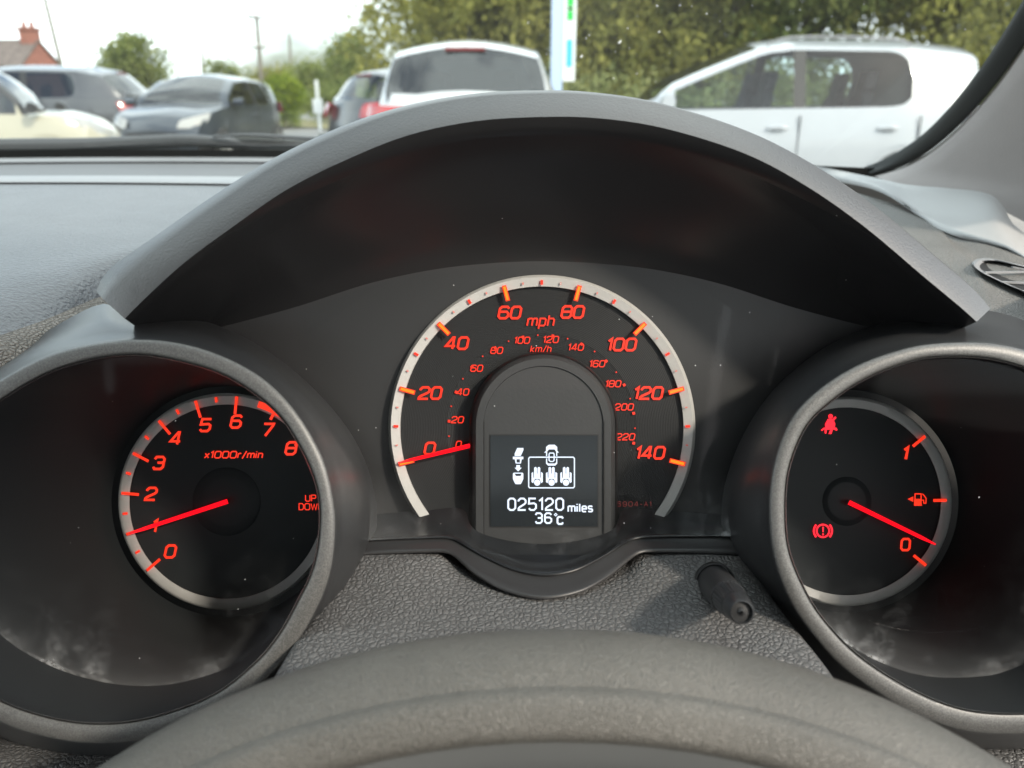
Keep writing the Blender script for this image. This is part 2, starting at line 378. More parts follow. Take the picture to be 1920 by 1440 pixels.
cpr = [[(1450, 318, .62), (1722, 396, .50), (1760, 424, .465), (1800, 441, .435), (1850, 454, .415), (1900, 469, .405), (2000, 506, .385)],
    [(1450, 345, .57), (1722, 404, .49), (1760, 428, .46), (1800, 445, .43), (1850, 458, .41), (1900, 473, .40), (2000, 510, .38)],
    [(1450, 400, .48), (1740, 440, .43), (1790, 460, .41), (1830, 475, .395), (1860, 482, .385), (1910, 492, .375), (2010, 530, .355)],
    [(1450, 450, .42), (1740, 470, .39), (1790, 482, .38), (1826, 497, .365), (1850, 520, .35), (1915, 550, .335), (2010, 590, .32)],
    [(1450, 520, .365), (1740, 530, .35), (1800, 545, .335), (1850, 560, .32), (1890, 585, .31), (1940, 610, .30), (2030, 650, .29)],
    [(1450, 600, .315), (1740, 610, .30), (1830, 616, .292), (1880, 634, .286), (1920, 652, .281), (1980, 685, .275), (2060, 730, .27)]]
v, f = loft([curve(c, 40) for c in cpr], sub=3); mesh_obj('corner_pad', v, f, 'corner_grain', dash, angle=180)
cps = np.array([catmull(c, 40) for c in cpr]); cps = np.array([catmull(cps[:, j], 16) for j in range(40)]).reshape(-1, 3)
def corner_d(x, y):
    q = (cps[:, 0] - x) ** 2 + (cps[:, 1] - y) ** 2; i = np.argsort(q)[:4]; w_ = 1 / (q[i] + 4); return float((cps[i, 2] * w_).sum() / w_.sum())
vent = [(1826, 497), (1836, 487), (1860, 486), (1900, 494), (1960, 510), (2060, 545), (2130, 590), (2100, 610), (2000, 580), (1915, 545), (1870, 525), (1840, 510)]
vc = np.array((1960, 540))
def vr(k, d): return catmull([P(vc[0] + (x - vc[0]) * k, vc[1] + (y - vc[1]) * k, corner_d(x, y) + d) for x, y in vent], 48, True)
v, f = loft([vr(1.03, .0), vr(1.0, -.009), vr(.96, -.0095), vr(.92, -.006)], True); vo = mesh_obj('air_vent', v, f, 'smooth_trim', dash, angle=60)
v, f = loft([vr(.92, -.006), vr(.88, -.0045), vr(.3, -.005), vr(.02, -.005)], True); mesh_obj('vent_cavity', v, f, 'deep_black', vo)
for k, (xa, ya, xb, yb_) in enumerate(((1848, 510, 1960, 508), (1880, 528, 2040, 534), (1920, 545, 2090, 566), (1900, 500, 2010, 520))):
    a1, b1 = P(xa, ya, corner_d(xa, ya) - .0085), P(xb, yb_, corner_d(xb, yb_) - .0085); d = np.array((0, 0.0015, 0.0)); th = np.array((0, 0, .0008))
    vv = [a1, b1, b1 + d, a1 + d]; vv = vv + [q - th for q in vv]
    mesh_obj('slat', vv, [(0, 1, 2, 3), (7, 6, 5, 4), (0, 4, 5, 1), (1, 5, 6, 2), (2, 6, 7, 3), (3, 7, 4, 0)], 'smooth_trim', vo, smooth=False)

# windscreen pillar on the right
pil = thing('windscreen_pillar', 'grey fabric covered pillar trim edging the windscreen on the right', 'pillar', (0.3, 0.5, 1.0))
seal_o = [(1625, 322), (1645, 315), (1690, 293), (1740, 258), (1790, 208), (1840, 146), (1890, 72), (1940, -10), (2010, -130), (2130, -340)]
seal_i = [(1628, 330), (1652, 324), (1702, 307), (1757, 272), (1812, 222), (1868, 158), (1924, 80), (1978, -2), (2050, -120), (2170, -330)]
so = catmull([pane_pt(x, y, -0.004) for x, y in seal_o], 40); si = catmull([pane_pt(x, y, -0.010) for x, y in seal_i], 40)
sb = so + np.array((0, 0.006, 0.003))
v, f = loft([sb, so, (so + si) / 2 - 0.004 * AF, si, si + np.array((0.004, 0.012, -0.002))], sub=2); mesh_obj('rubber_seal', v, f, 'rubber', pil, angle=180)
r1 = si - 0.003 * AF; n_ = len(si)
tk = np.concatenate([np.linspace(1, .75, 14), np.linspace(.75, .22, n_ - 14)])
def off(v_): return np.array([p + np.array(v_) * k for p, k in zip(si, tk)])
r2, r3, r4, r5 = off((0.012, -0.035, -0.004)), off((0.045, -0.10, -0.012)), off((0.085, -0.16, -0.05)), off((0.11, -0.17, -0.10))
v, f = loft([si + np.array((0.002, 0.004, -0.001)), r1, r2, r3, r4, r5], sub=3); mesh_obj('trim', v, f, 'pillar_fabric', pil, angle=180)

# wipers resting at the foot of the glass, outside
def wiper(pts, rad, label):
    w_ = thing('wiper', label, 'wiper', pane_pt(pts[0][0], pts[0][1], 0.02), group='wipers at the foot of the windscreen')
    c = catmull([pane_pt(x, y, 0.016) for x, y in pts], 40)
    rr = catmull([(r_, 0, 0) for r_ in rad], 40)[:, 0]
    v, f = tube(c, rr, 8); mesh_obj('arm', v, f, 'wiper_plastic', w_)
    c2 = c + np.array((0, 0.012, -0.006)); v, f = tube(c2, 0.0025, 6); mesh_obj('blade', v, f, 'rubber', w_)
wiper([(-700, 276), (-300, 275), (0, 273), (150, 271), (260, 265), (340, 261), (410, 264), (480, 271), (640, 276)], [.003, .0032, .0035, .004, .006, .0075, .006, .004, .003], 'thick dark wiper arm with a hump lying along the windscreen foot')
wiper([(400, 256), (470, 253), (560, 259), (700, 268), (900, 275)], [.0015, .003, .003, .003, .002], 'thin dark wiper blade rising beside the hump of the thicker one')
cw = [[(x, base_y(x) + dy, z) for x in np.linspace(-1.1, .4, 31)] for dy, z in ((0.006, 1.0), (0.03, 1.0), (0.10, 0.985), (0.20, 0.96))]
v, f = loft(cw); cowl = mesh_obj('cowl_panel', v, f, 'rubber', None); setp(cowl, 'black plastic cowl panel outside below the wipers', 'cowl')

# ================================================================== STEERING WHEEL
DW = 0.170
wc = P(1040, 2762, DW)
whl = thing('steering_wheel', 'black grained leather steering wheel rim in the foreground', 'steering wheel', wc, RC)
RM, rm = 0.1700, 0.0158
def wheel_pt(a, u, k=1.0):
    rad = RM + rm * k * math.cos(u)
    return wc + AX * rad * math.sin(a) + AU * rad * math.cos(a) - AF * rm * k * 1.12 * math.sin(u)
angs = np.linspace(0, 2 * math.pi, 120, endpoint=False)
def wheel_zone(name, u0, u1, n, mat, bulge=0.0):
    rows = []
    for i in range(n + 1):
        s = i / n; u = u0 + (u1 - u0) * s; k = 1 + bulge * (1 - (2 * s - 1) ** 4)
        rows.append([wheel_pt(a, u, k) for a in angs])
    v, f = loft(rows, True); mesh_obj(name, v, f, mat, whl, origin=wc, rot=RC, angle=180)
wheel_zone('rim_back', R(-140), R(55), 14, 'wheel_leather', 0.0)
wheel_zone('rim_front', R(53), R(91), 14, 'wheel_leather', 0.11)
wheel_zone('rim_insert', R(90), R(220), 10, 'wheel_insert', -0.012)
hub = [[wc + AX * r_ * math.sin(a) * 1.1 + AU * r_ * math.cos(a) - AF * z for a in np.linspace(0, 2 * math.pi, 32, endpoint=False)] for r_, z in ((0.085, -0.03), (0.085, -0.012), (0.075, -0.004), (0.03, 0.0), (0.001, 0.0))]
v, f = loft(hub, True, 2); mesh_obj('hub_pad', v, f, 'hood_plastic', whl)
for a in (R(90), R(180), R(270)):
    e = AX * math.sin(a) + AU * math.cos(a); s_ = AX * math.cos(a) - AU * math.sin(a)
    rows = [[wc + e * r_ + s_ * w_ * sx - AF * (-0.008 + zz) for sx, zz in ((-1, -.004), (-1, .004), (1, .004), (1, -.004))] for r_, w_ in ((0.07, .028), (0.11, .018), (0.158, .022))]
    v, f = loft(rows, True); mesh_obj('spoke', v, f, 'wheel_insert', whl, smooth=False)

# ================================================================== INSTRUMENT CLUSTER
DG, DR, DS = 0.310, 0.228, 0.286
clu = thing('instrument_cluster', 'black hooded instrument cluster with three red lit dials', 'instrument cluster', P(1015, 1040, 0.29), RC)
def cpart(name, v, f, mat, parent=None, origin=None, **k): return mesh_obj(name, v, f, mat, parent or clu, origin=origin, rot=RC, **k)
# --- hood (visor)
S = [(178, 548), (205, 505), (300, 436), (400, 366), (510, 297), (640, 236), (760, 197), (890, 174), (1005, 168), (1110, 171), (1240, 191), (1400, 241), (1520, 300), (1640, 379), (1760, 478), (1835, 542), (1860, 575)]
I = [(232, 596), (262, 565), (340, 492), (430, 424), (540, 347), (660, 287), (770, 244), (890, 219), (1008, 211), (1120, 213), (1245, 232), (1395, 279), (1510, 340), (1620, 418), (1735, 516), (1805, 575), (1834, 602)]
E = [(300, 645), (330, 636), (385, 620), (450, 604), (560, 574), (690, 532), (810, 506), (915, 494), (1018, 490), (1120, 494), (1230, 506), (1350, 532), (1480, 574), (1590, 604), (1660, 620), (1710, 636), (1740, 645)]
NH = 72
hf, zw = np.array((0, 1., 0)), np.array((0, 0, 1.))
def hc(pts, d): return curve([(x, y, d) for x, y in pts], NH)
rS = hc(S, .2425); rI = hc(I, .2345)
mid = lambda k, d: hc([(a[0] + (b_[0] - a[0]) * k, a[1] + (b_[1] - a[1]) * k) for a, b_ in zip(S, I)], d)
inn = lambda k, d: hc([(a[0] + (b_[0] - a[0]) * k, a[1] + (b_[1] - a[1]) * k) for a, b_ in zip(I, E)], d)
rows = [rS + 0.26 * hf - 0.05 * zw, rS + 0.10 * hf - 0.012 * zw, rS + 0.03 * hf - 0.0022 * zw, rS + 0.008 * hf - 0.0004 * zw, rS, mid(.18, .2388), mid(.42, .2363), mid(.72, .2349), rI, inn(.03, .2352)]
v1, f1 = loft(rows, sub=3)
hood = cpart('hood', v1, f1, 'hood_plastic', angle=180)
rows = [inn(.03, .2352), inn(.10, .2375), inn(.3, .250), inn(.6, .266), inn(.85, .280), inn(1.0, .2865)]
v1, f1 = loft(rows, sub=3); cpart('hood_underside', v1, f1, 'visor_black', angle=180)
# --- back plate round the speedometer
def clear_of_wells(x, y):
    for cx, cy_, r_ in ((385, 955, 268), (1632, 955, 268)):
        dx, dy = x - cx, y - cy_; q = math.hypot(dx, dy)
        if q < r_: x, y = cx + dx / q * r_, cy_ + dy / q * r_
    return x, y
rows = []
for s in np.linspace(0, 1, 16):
    rows.append(hc([clear_of_wells(a[0] * (1 - s) + (650 + 735 * k / (len(E) - 1)) * s, a[1] * (1 - s) + 1040 * s) for k, a in enumerate(E)], .2865 + .0055 * s))
v1, f1 = loft(rows); cpart('face_plate', v1, f1, 'matte_black', angle=180)
v1, f1 = loft([curve([(-500, y, .335), (960, y, .335), (2500, y, .335)], 6) for y in (600, 1000, 1700)]); cpart('back_panel', v1, f1, 'deep_black')

# --- pods: rim curves as radius over angle
def radial(pts, c):
    a = np.array([math.atan2(-(y - c[1]), x - c[0]) for x, y in pts]); r_ = np.array([math.hypot(x - c[0], y - c[1]) for x, y in pts])
    o = np.argsort(a); a, r_ = a[o], r_[o]
    return lambda th: np.interp(th, np.concatenate([a - 2 * math.pi, a, a + 2 * math.pi]), np.concatenate([r_, r_, r_]))
TH = np.linspace(-math.pi, math.pi, 144, endpoint=False)
def smooth_closed(pts): return catmull([(x, y, 0) for x, y in pts], 160, True)[:, :2]
left_in = [(240, 666), (350, 681), (437, 713), (516, 772), (563, 840), (591, 906), (599, 960), (594, 1030), (580, 1081), (558, 1125), (525, 1185), (480, 1240), (400, 1302), (290, 1343), (195, 1356), (100, 1346), (0, 1312), (-90, 1250), (-150, 1160), (-172, 1050), (-160, 930), (-100, 830), (0, 752), (110, 692)]
left_out = [(245, 638), (365, 651), (474, 698), (547, 764), (602, 855), (624, 940), (627, 1005), (619, 1070), (600, 1125), (562, 1195), (512, 1258), (420, 1328), (290, 1380), (195, 1393), (100, 1384), (0, 1352), (-110, 1280), (-180, 1180), (-205, 1050), (-190, 920), (-120, 800), (0, 714), (110, 661)]
left_wall = [(245, 596), (360, 606), (470, 650), (570, 725), (648, 815), (688, 905), (697, 980), (690, 1040), (660, 1115), (600, 1205), (520, 1310), (410, 1375), (290, 1410), (195, 1421), (100, 1412), (0, 1386), (-130, 1310), (-215, 1190), (-245, 1050), (-225, 900), (-150, 780), (0, 686), (100, 625), (190, 580)]
right_in = [(1473, 950), (1481, 875), (1512, 800), (1560, 752), (1617, 714), (1680, 687), (1747, 671), (1850, 673), (1940, 698), (2030, 752), (2110, 840), (2170, 940), (2190, 1050), (2160, 1170), (2090, 1265), (1990, 1322), (1920, 1337), (1810, 1330), (1710, 1292), (1612, 1230), (1548, 1165), (1512, 1110), (1480, 1032)]
right_out = [(1443, 955), (1452, 870), (1482, 790), (1530, 736), (1600, 690), (1675, 661), (1747, 646), (1855, 645), (1950, 668), (2045, 725), (2130, 815), (2200, 930), (2225, 1050), (2195, 1190), (2110, 1295), (2000, 1360), (1920, 1375), (1800, 1368), (1690, 1325), (1580, 1250), (1520, 1182), (1480, 1122), (1452, 1045)]
right_wall = [(1362, 980), (1370, 905), (1405, 815), (1465, 730), (1560, 655), (1670, 612), (1745, 602), (1840, 590), (1960, 628), (2075, 700), (2170, 800), (2245, 920), (2275, 1050), (2240, 1200), (2140, 1320), (2010, 1395), (1920, 1412), (1790, 1404), (1660, 1355), (1545, 1275), (1470, 1180), (1405, 1090), (1372, 1035)]
def pod(cr, cg, rg, cin, cout, cwall, side):
    fi, fo, fw = (radial(smooth_closed(c), cr) for c in (cin, cout, cwall))
    def ringp(fn, d, k=1.0, add=0.0): return np.array([P(cr[0] + (fn(a) * k + add) * math.cos(a), cr[1] - (fn(a) * k + add) * math.sin(a), d) for a in TH])
    def circ(r_, d): return np.array([P(cg[0] + r_ * math.cos(a), cg[1] - r_ * math.sin(a), d) for a in TH])
    inner_front = ringp(fi, DR + .0022, .998)
    gback = circ(rg + 13, DG + .001)
    # bezel face, rounded over into the outside wall
    rows = [ringp(fi, DR + .0014, 1, 2), ringp(fi, DR + .0002, 1, 4), ringp(fi, DR, 1, 7), (ringp(fi, DR, 1, 3) + ringp(fo, DR, 1, -3)) / 2 - .0002 * AF, ringp(fo, DR + .0002, 1, -3), ringp(fo, DR + .0006, 1, -.5), ringp(fo, DR + .0014, 1, 1)]
    v, f = loft(rows, True); bz = cpart('bezel_ring', v, f, 'satin_paint', angle=60)
    rows = [ringp(fo, DR + .0014, 1, 1), ringp(fo, DR + .008, 1, 5), (ringp(fo, .25, 1, 14) + ringp(fw, .25, 1, 0)) / 2, ringp(fw, .272), ringp(fw, .282, 1, 10)]
    v, f = loft(rows, True, 2); cpart('pod_wall', v, f, 'pod_shade_knob_black', angle=180)
    v, f = loft([ringp(fi, DR + .0012, 1, -1.2), ringp(fi, DR + .0005, 1, 0), ringp(fi, DR + .0012, 1, 1.2)], True); cpart('trim_line', v, f, 'trim_line', bz)
    rows = [ringp(fi, DR + .0010, 1, 2), ringp(fi, DR + .0018, 1, 0), ringp(fi, DR + .0022, 1, -1)]
    rows += [inner_front * (1 - s) + gback * s for s in np.linspace(.06, 1, 9)]
    v, f = loft(rows, True); cpart('gauge_well', v, f, 'well_black', angle=180)
    # slanted clear lens with dried dirt along its lower edge
    fr = []
    for k, a in enumerate(TH):
        s = .03 + .25 * (1 - math.sin(a)) / 2
        fr.append(inner_front[k] * (1 - s) + gback[k] * s)
    fr = np.array(fr); c = fr.mean(0); rows = [c + (fr - c) * q for q in (.999, .985, .96, .92, .86, .78, .66, .5, .3, .02)]
    at = []
    for q in (1.0, .9, .62, .4, .24, .13, .06, .02, .0, .0):
        for a in TH:
            low = max(0, -math.sin(a - side * .15)) ** .7
            at.append(min(1, q * low * (1.0 + .25 * math.cos(3 * a))))
    v, f = loft(rows, True); cpart('lens', v, f, 'lens_glass', angle=180, attr=at)
    return circ
lc, rc_ = (215, 1010), (1815, 1010)
circL = pod(lc, (425, 940.5), 203, left_in, left_out, left_wall, -1)
circR = pod(rc_, (1588, 940), 196, right_in, right_out, right_wall, 1)

# --- stroke lettering -------------------------------------------------------
def gl(ch, w=.82):
    c = .17
    O = [(c, 0), (w - c, 0), (w, c), (w, 1 - c), (w - c, 1), (c, 1), (0, 1 - c), (0, c), (c, 0)]
    x = .7
    T = {
     '0': ([O], w), '1': ([[(0, .78), (.26, 1), (.26, 0)]], .30),
     '2': ([[(0, .74), (0, 1 - c), (c, 1), (w - c, 1), (w, 1 - c), (w, .64), (w * .84, .52), (w * .14, .24), (0, .12), (0, 0), (w, 0)]], w),
     '3': ([[(0, .82), (c * .7, 1), (w - c, 1), (w, 1 - c), (w, .62), (w - c * .7, .52), (w, .42), (w, c), (w - c, 0), (c * .7, 0), (0, .18)], [(w - c * .7, .52), (w * .35, .52)]], w),
     '4': ([[(w * .74, 0), (w * .74, 1), (w * .62, 1), (0, .26), (w, .26)]], w),
     '5': ([[(w * .97, 1), (.03, 1), (0, .55), (w - c, .59), (w, .47), (w, c), (w - c, 0), (c, 0), (0, .15)]], w),
     '6': ([[(w, .84), (w - c, 1), (c, 1), (0, 1 - c), (0, c), (c, 0), (w - c, 0), (w, c), (w, .42), (w - c, .57), (0.02, .57)]], w),
     '7': ([[(0, 1), (w, 1), (w * .96, .86), (w * .36, 0)]], w),
     '8': ([O, [(0, .52), (w, .52)]], w),
     '9': ([[(0, .16), (c, 0), (w - c, 0), (w, c), (w, 1 - c), (w - c, 1), (c, 1), (0, 1 - c), (0, .58), (c, .43), (w - .02, .43)]], w),
     'm': ([[(0, 0), (0, x)], [(0, .58), (.12, x), (.36, x), (.46, .58), (.46, 0)], [(.46, .58), (.58, x), (.82, x), (.92, .58), (.92, 0)]], .92),
     'p': ([[(0, -.3), (0, x), (.45, x), (.57, .58), (.57, .12), (.45, 0), (0, 0)]], .57),
     'h': ([[(0, 0), (0, 1)], [(0, x), (.44, x), (.56, .58), (.56, 0)]], .56), 'n': ([[(0, 0), (0, x), (.44, x), (.56, .58), (.56, 0)]], .56),
     'k': ([[(0, 0), (0, 1)], [(.5, x), (.06, .36), (.54, 0)]], .54), '/': ([[(0, -.1), (.42, 1.05)]], .42),
     'x': ([[(0, 0), (.55, x)], [(0, x), (.55, 0)]], .55), 'r': ([[(0, 0), (0, x)], [(0, .55), (.14, x), (.40, x)]], .40),
     'i': ([[(0, 0), (0, x)], [(0, .88), (0, 1.0)]], .06), 'l': ([[(0, 0), (0, 1)]], .06),
     'e': ([[(0, .36), (.55, .36), (.55, .58), (.43, x), (.12, x), (0, .58), (0, .12), (.12, 0), (.52, 0)]], .55),
     's': ([[(.52, .6), (.42, x), (.1, x), (0, .6), (0, .46), (.1, .37), (.44, .33), (.53, .24), (.53, .1), (.43, 0), (.1, 0), (0, .09)]], .53),
     'U': ([[(0, 1), (0, c), (c, 0), (.72 - c, 0), (.72, c), (.72, 1)]], .72), 'P': ([[(0, 0), (0, 1), (.55, 1), (.68, .88), (.68, .6), (.55, .47), (0, .47)]], .68),
     'D': ([[(0, 0), (0, 1), (.5, 1), (.72, .78), (.72, .22), (.5, 0), (0, 0)]], .72), 'O': ([[(a * .8 / w, b_) for a, b_ in O]], .8),
     'W': ([[(0, 1), (.25, 0), (.5, .9), (.75, 0), (1.0, 1)]], 1.0), 'N': ([[(0, 0), (0, 1), (.68, 0), (.68, 1)]], .68),
     'A': ([[(0, 0), (.36, 1), (.72, 0)], [(.12, .32), (.60, .32)]], .72), '-': ([[(0, .45), (.45, .45)]], .45), ' ': ([], .4),
     'c': ([[(.55, .54), (.43, x), (.12, x), (0, .56), (0, .14), (.12, 0), (.43, 0), (.55, .15)]], .55)}
    return T[ch]
def strip(poly, hw, closed=False):
    p = [np.array(q, float) for q in poly]
    if np.linalg.norm(p[0] - p[-1]) < 1e-6: closed = True; p = p[:-1]
    n = len(p); L, Rr = [], []
    for i in range(n):
        a = p[i - 1] if (i > 0 or closed) else None; b_ = p[(i + 1) % n] if (i < n - 1 or closed) else None
        d1 = (p[i] - a) if a is not None else (b_ - p[i]); d2 = (b_ - p[i]) if b_ is not None else d1
        d1 = d1 / (np.linalg.norm(d1) + 1e-9); d2 = d2 / (np.linalg.norm(d2) + 1e-9)
        n1 = np.array((-d1[1], d1[0])); n2 = np.array((-d2[1], d2[0])); m_ = n1 + n2; m_ /= np.linalg.norm(m_) + 1e-9
        k = hw / max(.45, float(np.dot(m_, n1))); L.append(p[i] + m_ * k); Rr.append(p[i] - m_ * k)
    f = [(2 * i, 2 * ((i + 1) % n), 2 * ((i + 1) % n) + 1, 2 * i + 1) for i in range(n if closed else n - 1)]
    return [q for lr in zip(L, Rr) for q in lr], f
def text(s, cx, cy, h, d, mat, name, parent, stroke=.17, shear=.22, xs_=1.0, gap=.24, w=.82):
    """lettering h pixels tall centred on a pixel, printed on a surface d metres away"""
    adv = 0; polys = []
    for ch in s:
        st, wd = gl(ch, w)
        for q in st: polys.append([(x + adv, y) for x, y in q])
        adv += wd + gap
    tot = adv - gap; mb = MB(); k = 0
    for q in polys:
        q = [((x - tot / 2) * xs_ + (y - .5) * shear, y - .5) for x, y in q]
        v, f = strip(q, stroke / 2)
        mb.add([P(cx + a * h, cy - b_ * h, d - .00002 * k) for a, b_ in v], f); k += 1
    return mb.build(name, mat, parent, rot=RC, smooth=False)
def flat(poly, d, mat, name, parent, depth=0.0):
    return cpart(name, [P(x, y, d) for x, y in poly], [tuple(range(len(poly)))], mat, parent, smooth=False)
def bar(c, a, r0, r1, wd, d, mat, name, parent, thick=.0006, taper=1.0):
    """radial mark, a little raised"""
    e = np.array((math.cos(a), -math.sin(a))); n_ = np.array((math.sin(a), math.cos(a)))
    q = [np.array(c) + e * r0 - n_ * wd / 2, np.array(c) + e * r0 + n_ * wd / 2, np.array(c) + e * r1 + n_ * wd / 2 * taper, np.array(c) + e * r1 - n_ * wd / 2 * taper]
    v = [P(x, y, d) for x, y in q] + [P(x, y, d - thick) for x, y in q]
    return cpart(name, v, [(0, 1, 2, 3), (4, 7, 6, 5), (0, 4, 5, 1), (1, 5, 6, 2), (2, 6, 7, 3), (3, 7, 4, 0)], mat, parent, smooth=False)
def ring_mesh(c, rs, n=128, a0=0, a1=2 * math.pi, closed=True):
    aa = np.linspace(a0, a1, n, endpoint=not closed)
    return loft([[P(c[0] + r_ * math.cos(a), c[1] - r_ * math.sin(a), d) for a in aa] for r_, d in rs], closed)
def needle(c, a, r0, r1, wd, d, parent, name='needle'):
    e = np.array((math.cos(a), -math.sin(a))); n_ = np.array((math.sin(a), math.cos(a))); V = []
    for r_, k in ((r0, 1.0), (r0 + (r1 - r0) * .85, .75), (r1, .35)):
        q = np.array(c) + e * r_
        V += [P(*(q - n_ * wd / 2 * k), d), P(*q, d - .0012 * k - .0002), P(*(q + n_ * wd / 2 * k), d), P(*q, d + .0004)]
    f = grid_faces(3, 4, True) + [(3, 2, 1, 0), (8, 9, 10, 11)]
    return cpart(name, V, f, 'needle_red', parent, smooth=False)

# --- speedometer
sc_ = (1016, 803); D0 = R(194.1); DEG = R(208.2) / 140
v, f = ring_mesh(sc_, [(268, DS), (178, DS + .0004)]); spd = cpart('speedometer', v, f, 'dial_face', origin=P(*sc_, DS))
v, f = ring_mesh(sc_, [(178, DS + .0003), (172, DS + .0005), (40, DS + .0008)]); cpart('inner_dial', v, f, 'dial_face', spd, origin=P(*sc_, DS))
v, f = ring_mesh(sc_, [(265, DS - .0002), (266, DS - .0016), (283, DS - .0022), (287.5, DS - .0010), (288, DS + .002)], 140, R(-47), R(227), False); cpart('silver_ring', v, f, 'ring_paint', spd, angle=50)
DT = DS - .0026
for k in range(8):
    a = D0 - k * 20 * DEG
    bar(sc_, a, 247, 277, 8.5, DT, 'red_print', 'tick', spd, .0003); bar(sc_, a, 249, 275, 5.2, DT - .0004, 'amber', 'tick_light', spd, .0004)
for k in range(7): bar(sc_, D0 - (k * 20 + 10) * DEG, 269, 278, 4.6, DT + .0001, 'red_print', 'tick', spd, .0002)
for k in range(14): bar(sc_, D0 - (k * 10 + 5) * DEG, 271.5, 276, 2.6, DT + .0001, 'red_dim', 'tick', spd, .0002)
for s, x, y in (('0', 806, 841), ('20', 807, 737), ('40', 857, 643.5), ('60', 956, 586), ('80', 1074, 585), ('100', 1166, 646), ('120', 1216, 737), ('140', 1219.5, 849)):
    text(s, x, y, 21.5, DS - .0003, 'red_print', 'numeral', spd, .205, .2, .98, .25)
text('mph', 1014.5, 601, 19, DS - .0003, 'red_print', 'lettering', spd, .16, .2, 1.0, .26)
KM = DS - .0001
for s, x, y in (('0', 860, 833), ('20', 858, 787), ('40', 868, 735), ('60', 894, 690.5), ('80', 931.5, 657), ('100', 979, 638), ('120', 1033, 636.5), ('140', 1080, 651), ('160', 1120, 682), ('180', 1150, 719.5), ('200', 1170.5, 763), ('220', 1173, 819)):
    text(s, x, y, 11.5, KM, 'red_print', 'numeral', spd, .17, .2, .98, .26)
text('km/h', 1014.5, 654, 11.5, KM, 'red_print', 'lettering', spd, .14, .2, 1.0, .28)
for k in range(23):
    a = D0 - k * 10 * .6214 * DEG; big = k % 2 == 0
    bar(sc_, a, 172 if big else 173.5, 177 if big else 176, 5 if big else 2.4, DS - .0002, 'red_print', 'dot', spd, .0002)
text('6904-A1', 1189, 945, 8.2, DS - .0003, 'faint_print', 'print', spd, .13, 0, 1.0, .5)
needle(sc_, R(193.6), 128, 277, 8.5, DS - .0045, spd)

# --- trip display
def arch(hw, top, bottom, d, n=40):
    cx = 1019; r_ = hw; cy_ = top + hw
    pts = [(cx - hw, bottom)] + [(cx - hw, y) for y in np.linspace(bottom, cy_, 6)[1:-1]]
    pts += [(cx + r_ * math.cos(a), cy_ - r_ * math.sin(a)) for a in np.linspace(math.pi, 0, n)]
    pts += [(cx + hw, y) for y in np.linspace(cy_, bottom, 6)[1:-1]] + [(cx + hw, bottom)]
    return [P(x, y, d) for x, y in pts]
v, f = loft([arch(138, 661, 1030, DS + .003), arch(137, 662, 1030, .2795), arch(128, 671, 1030, .2765), arch(126.5, 672.5, 1030, .2762), arch(113, 686, 1030, .2762), arch(112, 687, 1030, .2768), arch(111, 688, 1030, .2768)])
dsp = cpart('trip_display', v, f, 'housing', angle=35)
top = arch(111, 688, 1030, .2768); nn = len(top)
cpart('blank_panel', top, [tuple(range(nn))], 'housing', dsp, smooth=False)
v, f = loft([arch(139.5, 659.5, 1030, DS + .003), arch(138.5, 660.5, 1030, .281), arch(136, 663, 1030, .2785)]); cpart('housing_wall', v, f, 'housing_dark', dsp)
def rect(x0, y0, x1, y1, d, mat, name, parent): return flat([(x0, y1), (x1, y1), (x1, y0), (x0, y0)], d, mat, name, parent)
rect(917.5, 814.5, 1122.5, 989, .2766, 'deep_black', 'screen_gap', dsp)
DL = .2764
rect(919.5, 816.5, 1120.5, 987, DL, 'lcd_glass', 'screen', dsp)
for x in (908, 1133): rect(x - 1, 790, x + 1, 1030, .2760, 'deep_black', 'seam', dsp)
Z = lambda x, y: (950 + x / 13.714, 825 + y / 13.714)
DI = DL - .0003
def icon(polys, name='icon', mat='lcd_white', zf=Z, d=DI, parent=None):
    mb = MB()
    for i, q in enumerate(polys):
        bm = bmesh.new(); vs_ = [bm.verts.new(P(*zf(*p), d)) for p in q]; bm.faces.new(vs_); bmesh.ops.triangulate(bm, faces=bm.faces[:])
        bm.verts.index_update(); mb.add([tuple(x.co) for x in bm.verts], [tuple(x.index for x in fc.verts) for fc in bm.faces]); bm.free()
    return mb.build(name, mat, parent or dsp, rot=RC, smooth=False)
icon([[(272, 205), (430, 205), (430, 260), (362, 410), (205, 410), (205, 350)], [(160, 428), (428, 428), (428, 495), (160, 495)],
      [(205, 495), (255, 495), (255, 580), (340, 580), (340, 495), (388, 495), (365, 605), (232, 605)]], 'belt_buckle_icon')
icon([[(248, 645), (342, 645), (342, 712), (388, 712), (295, 808), (203, 712), (248, 712)]], 'arrow_icon')
icon([[(185, 840), (405, 840), (428, 865), (205, 865), (160, 865)], [(160, 865), (205, 865), (235, 925), (358, 925), (385, 865), (428, 865), (428, 1000), (388, 1090), (360, 1135), (232, 1135), (200, 1090), (160, 1000)]], 'buckle_socket_icon')
def outline(pts, wd, name, zf=Z, mat='lcd_white', d=DI, parent=None):
    v, f = strip(pts + [pts[0]], wd / 2); return cpart(name, [P(*zf(x, y), d) for x, y in v], f, mat, parent or dsp, smooth=False)
outline([(595, 442), (1710, 442), (1742, 475), (1742, 1200), (1712, 1230), (595, 1230), (566, 1200), (566, 475)], 30, 'seat_frame_icon')
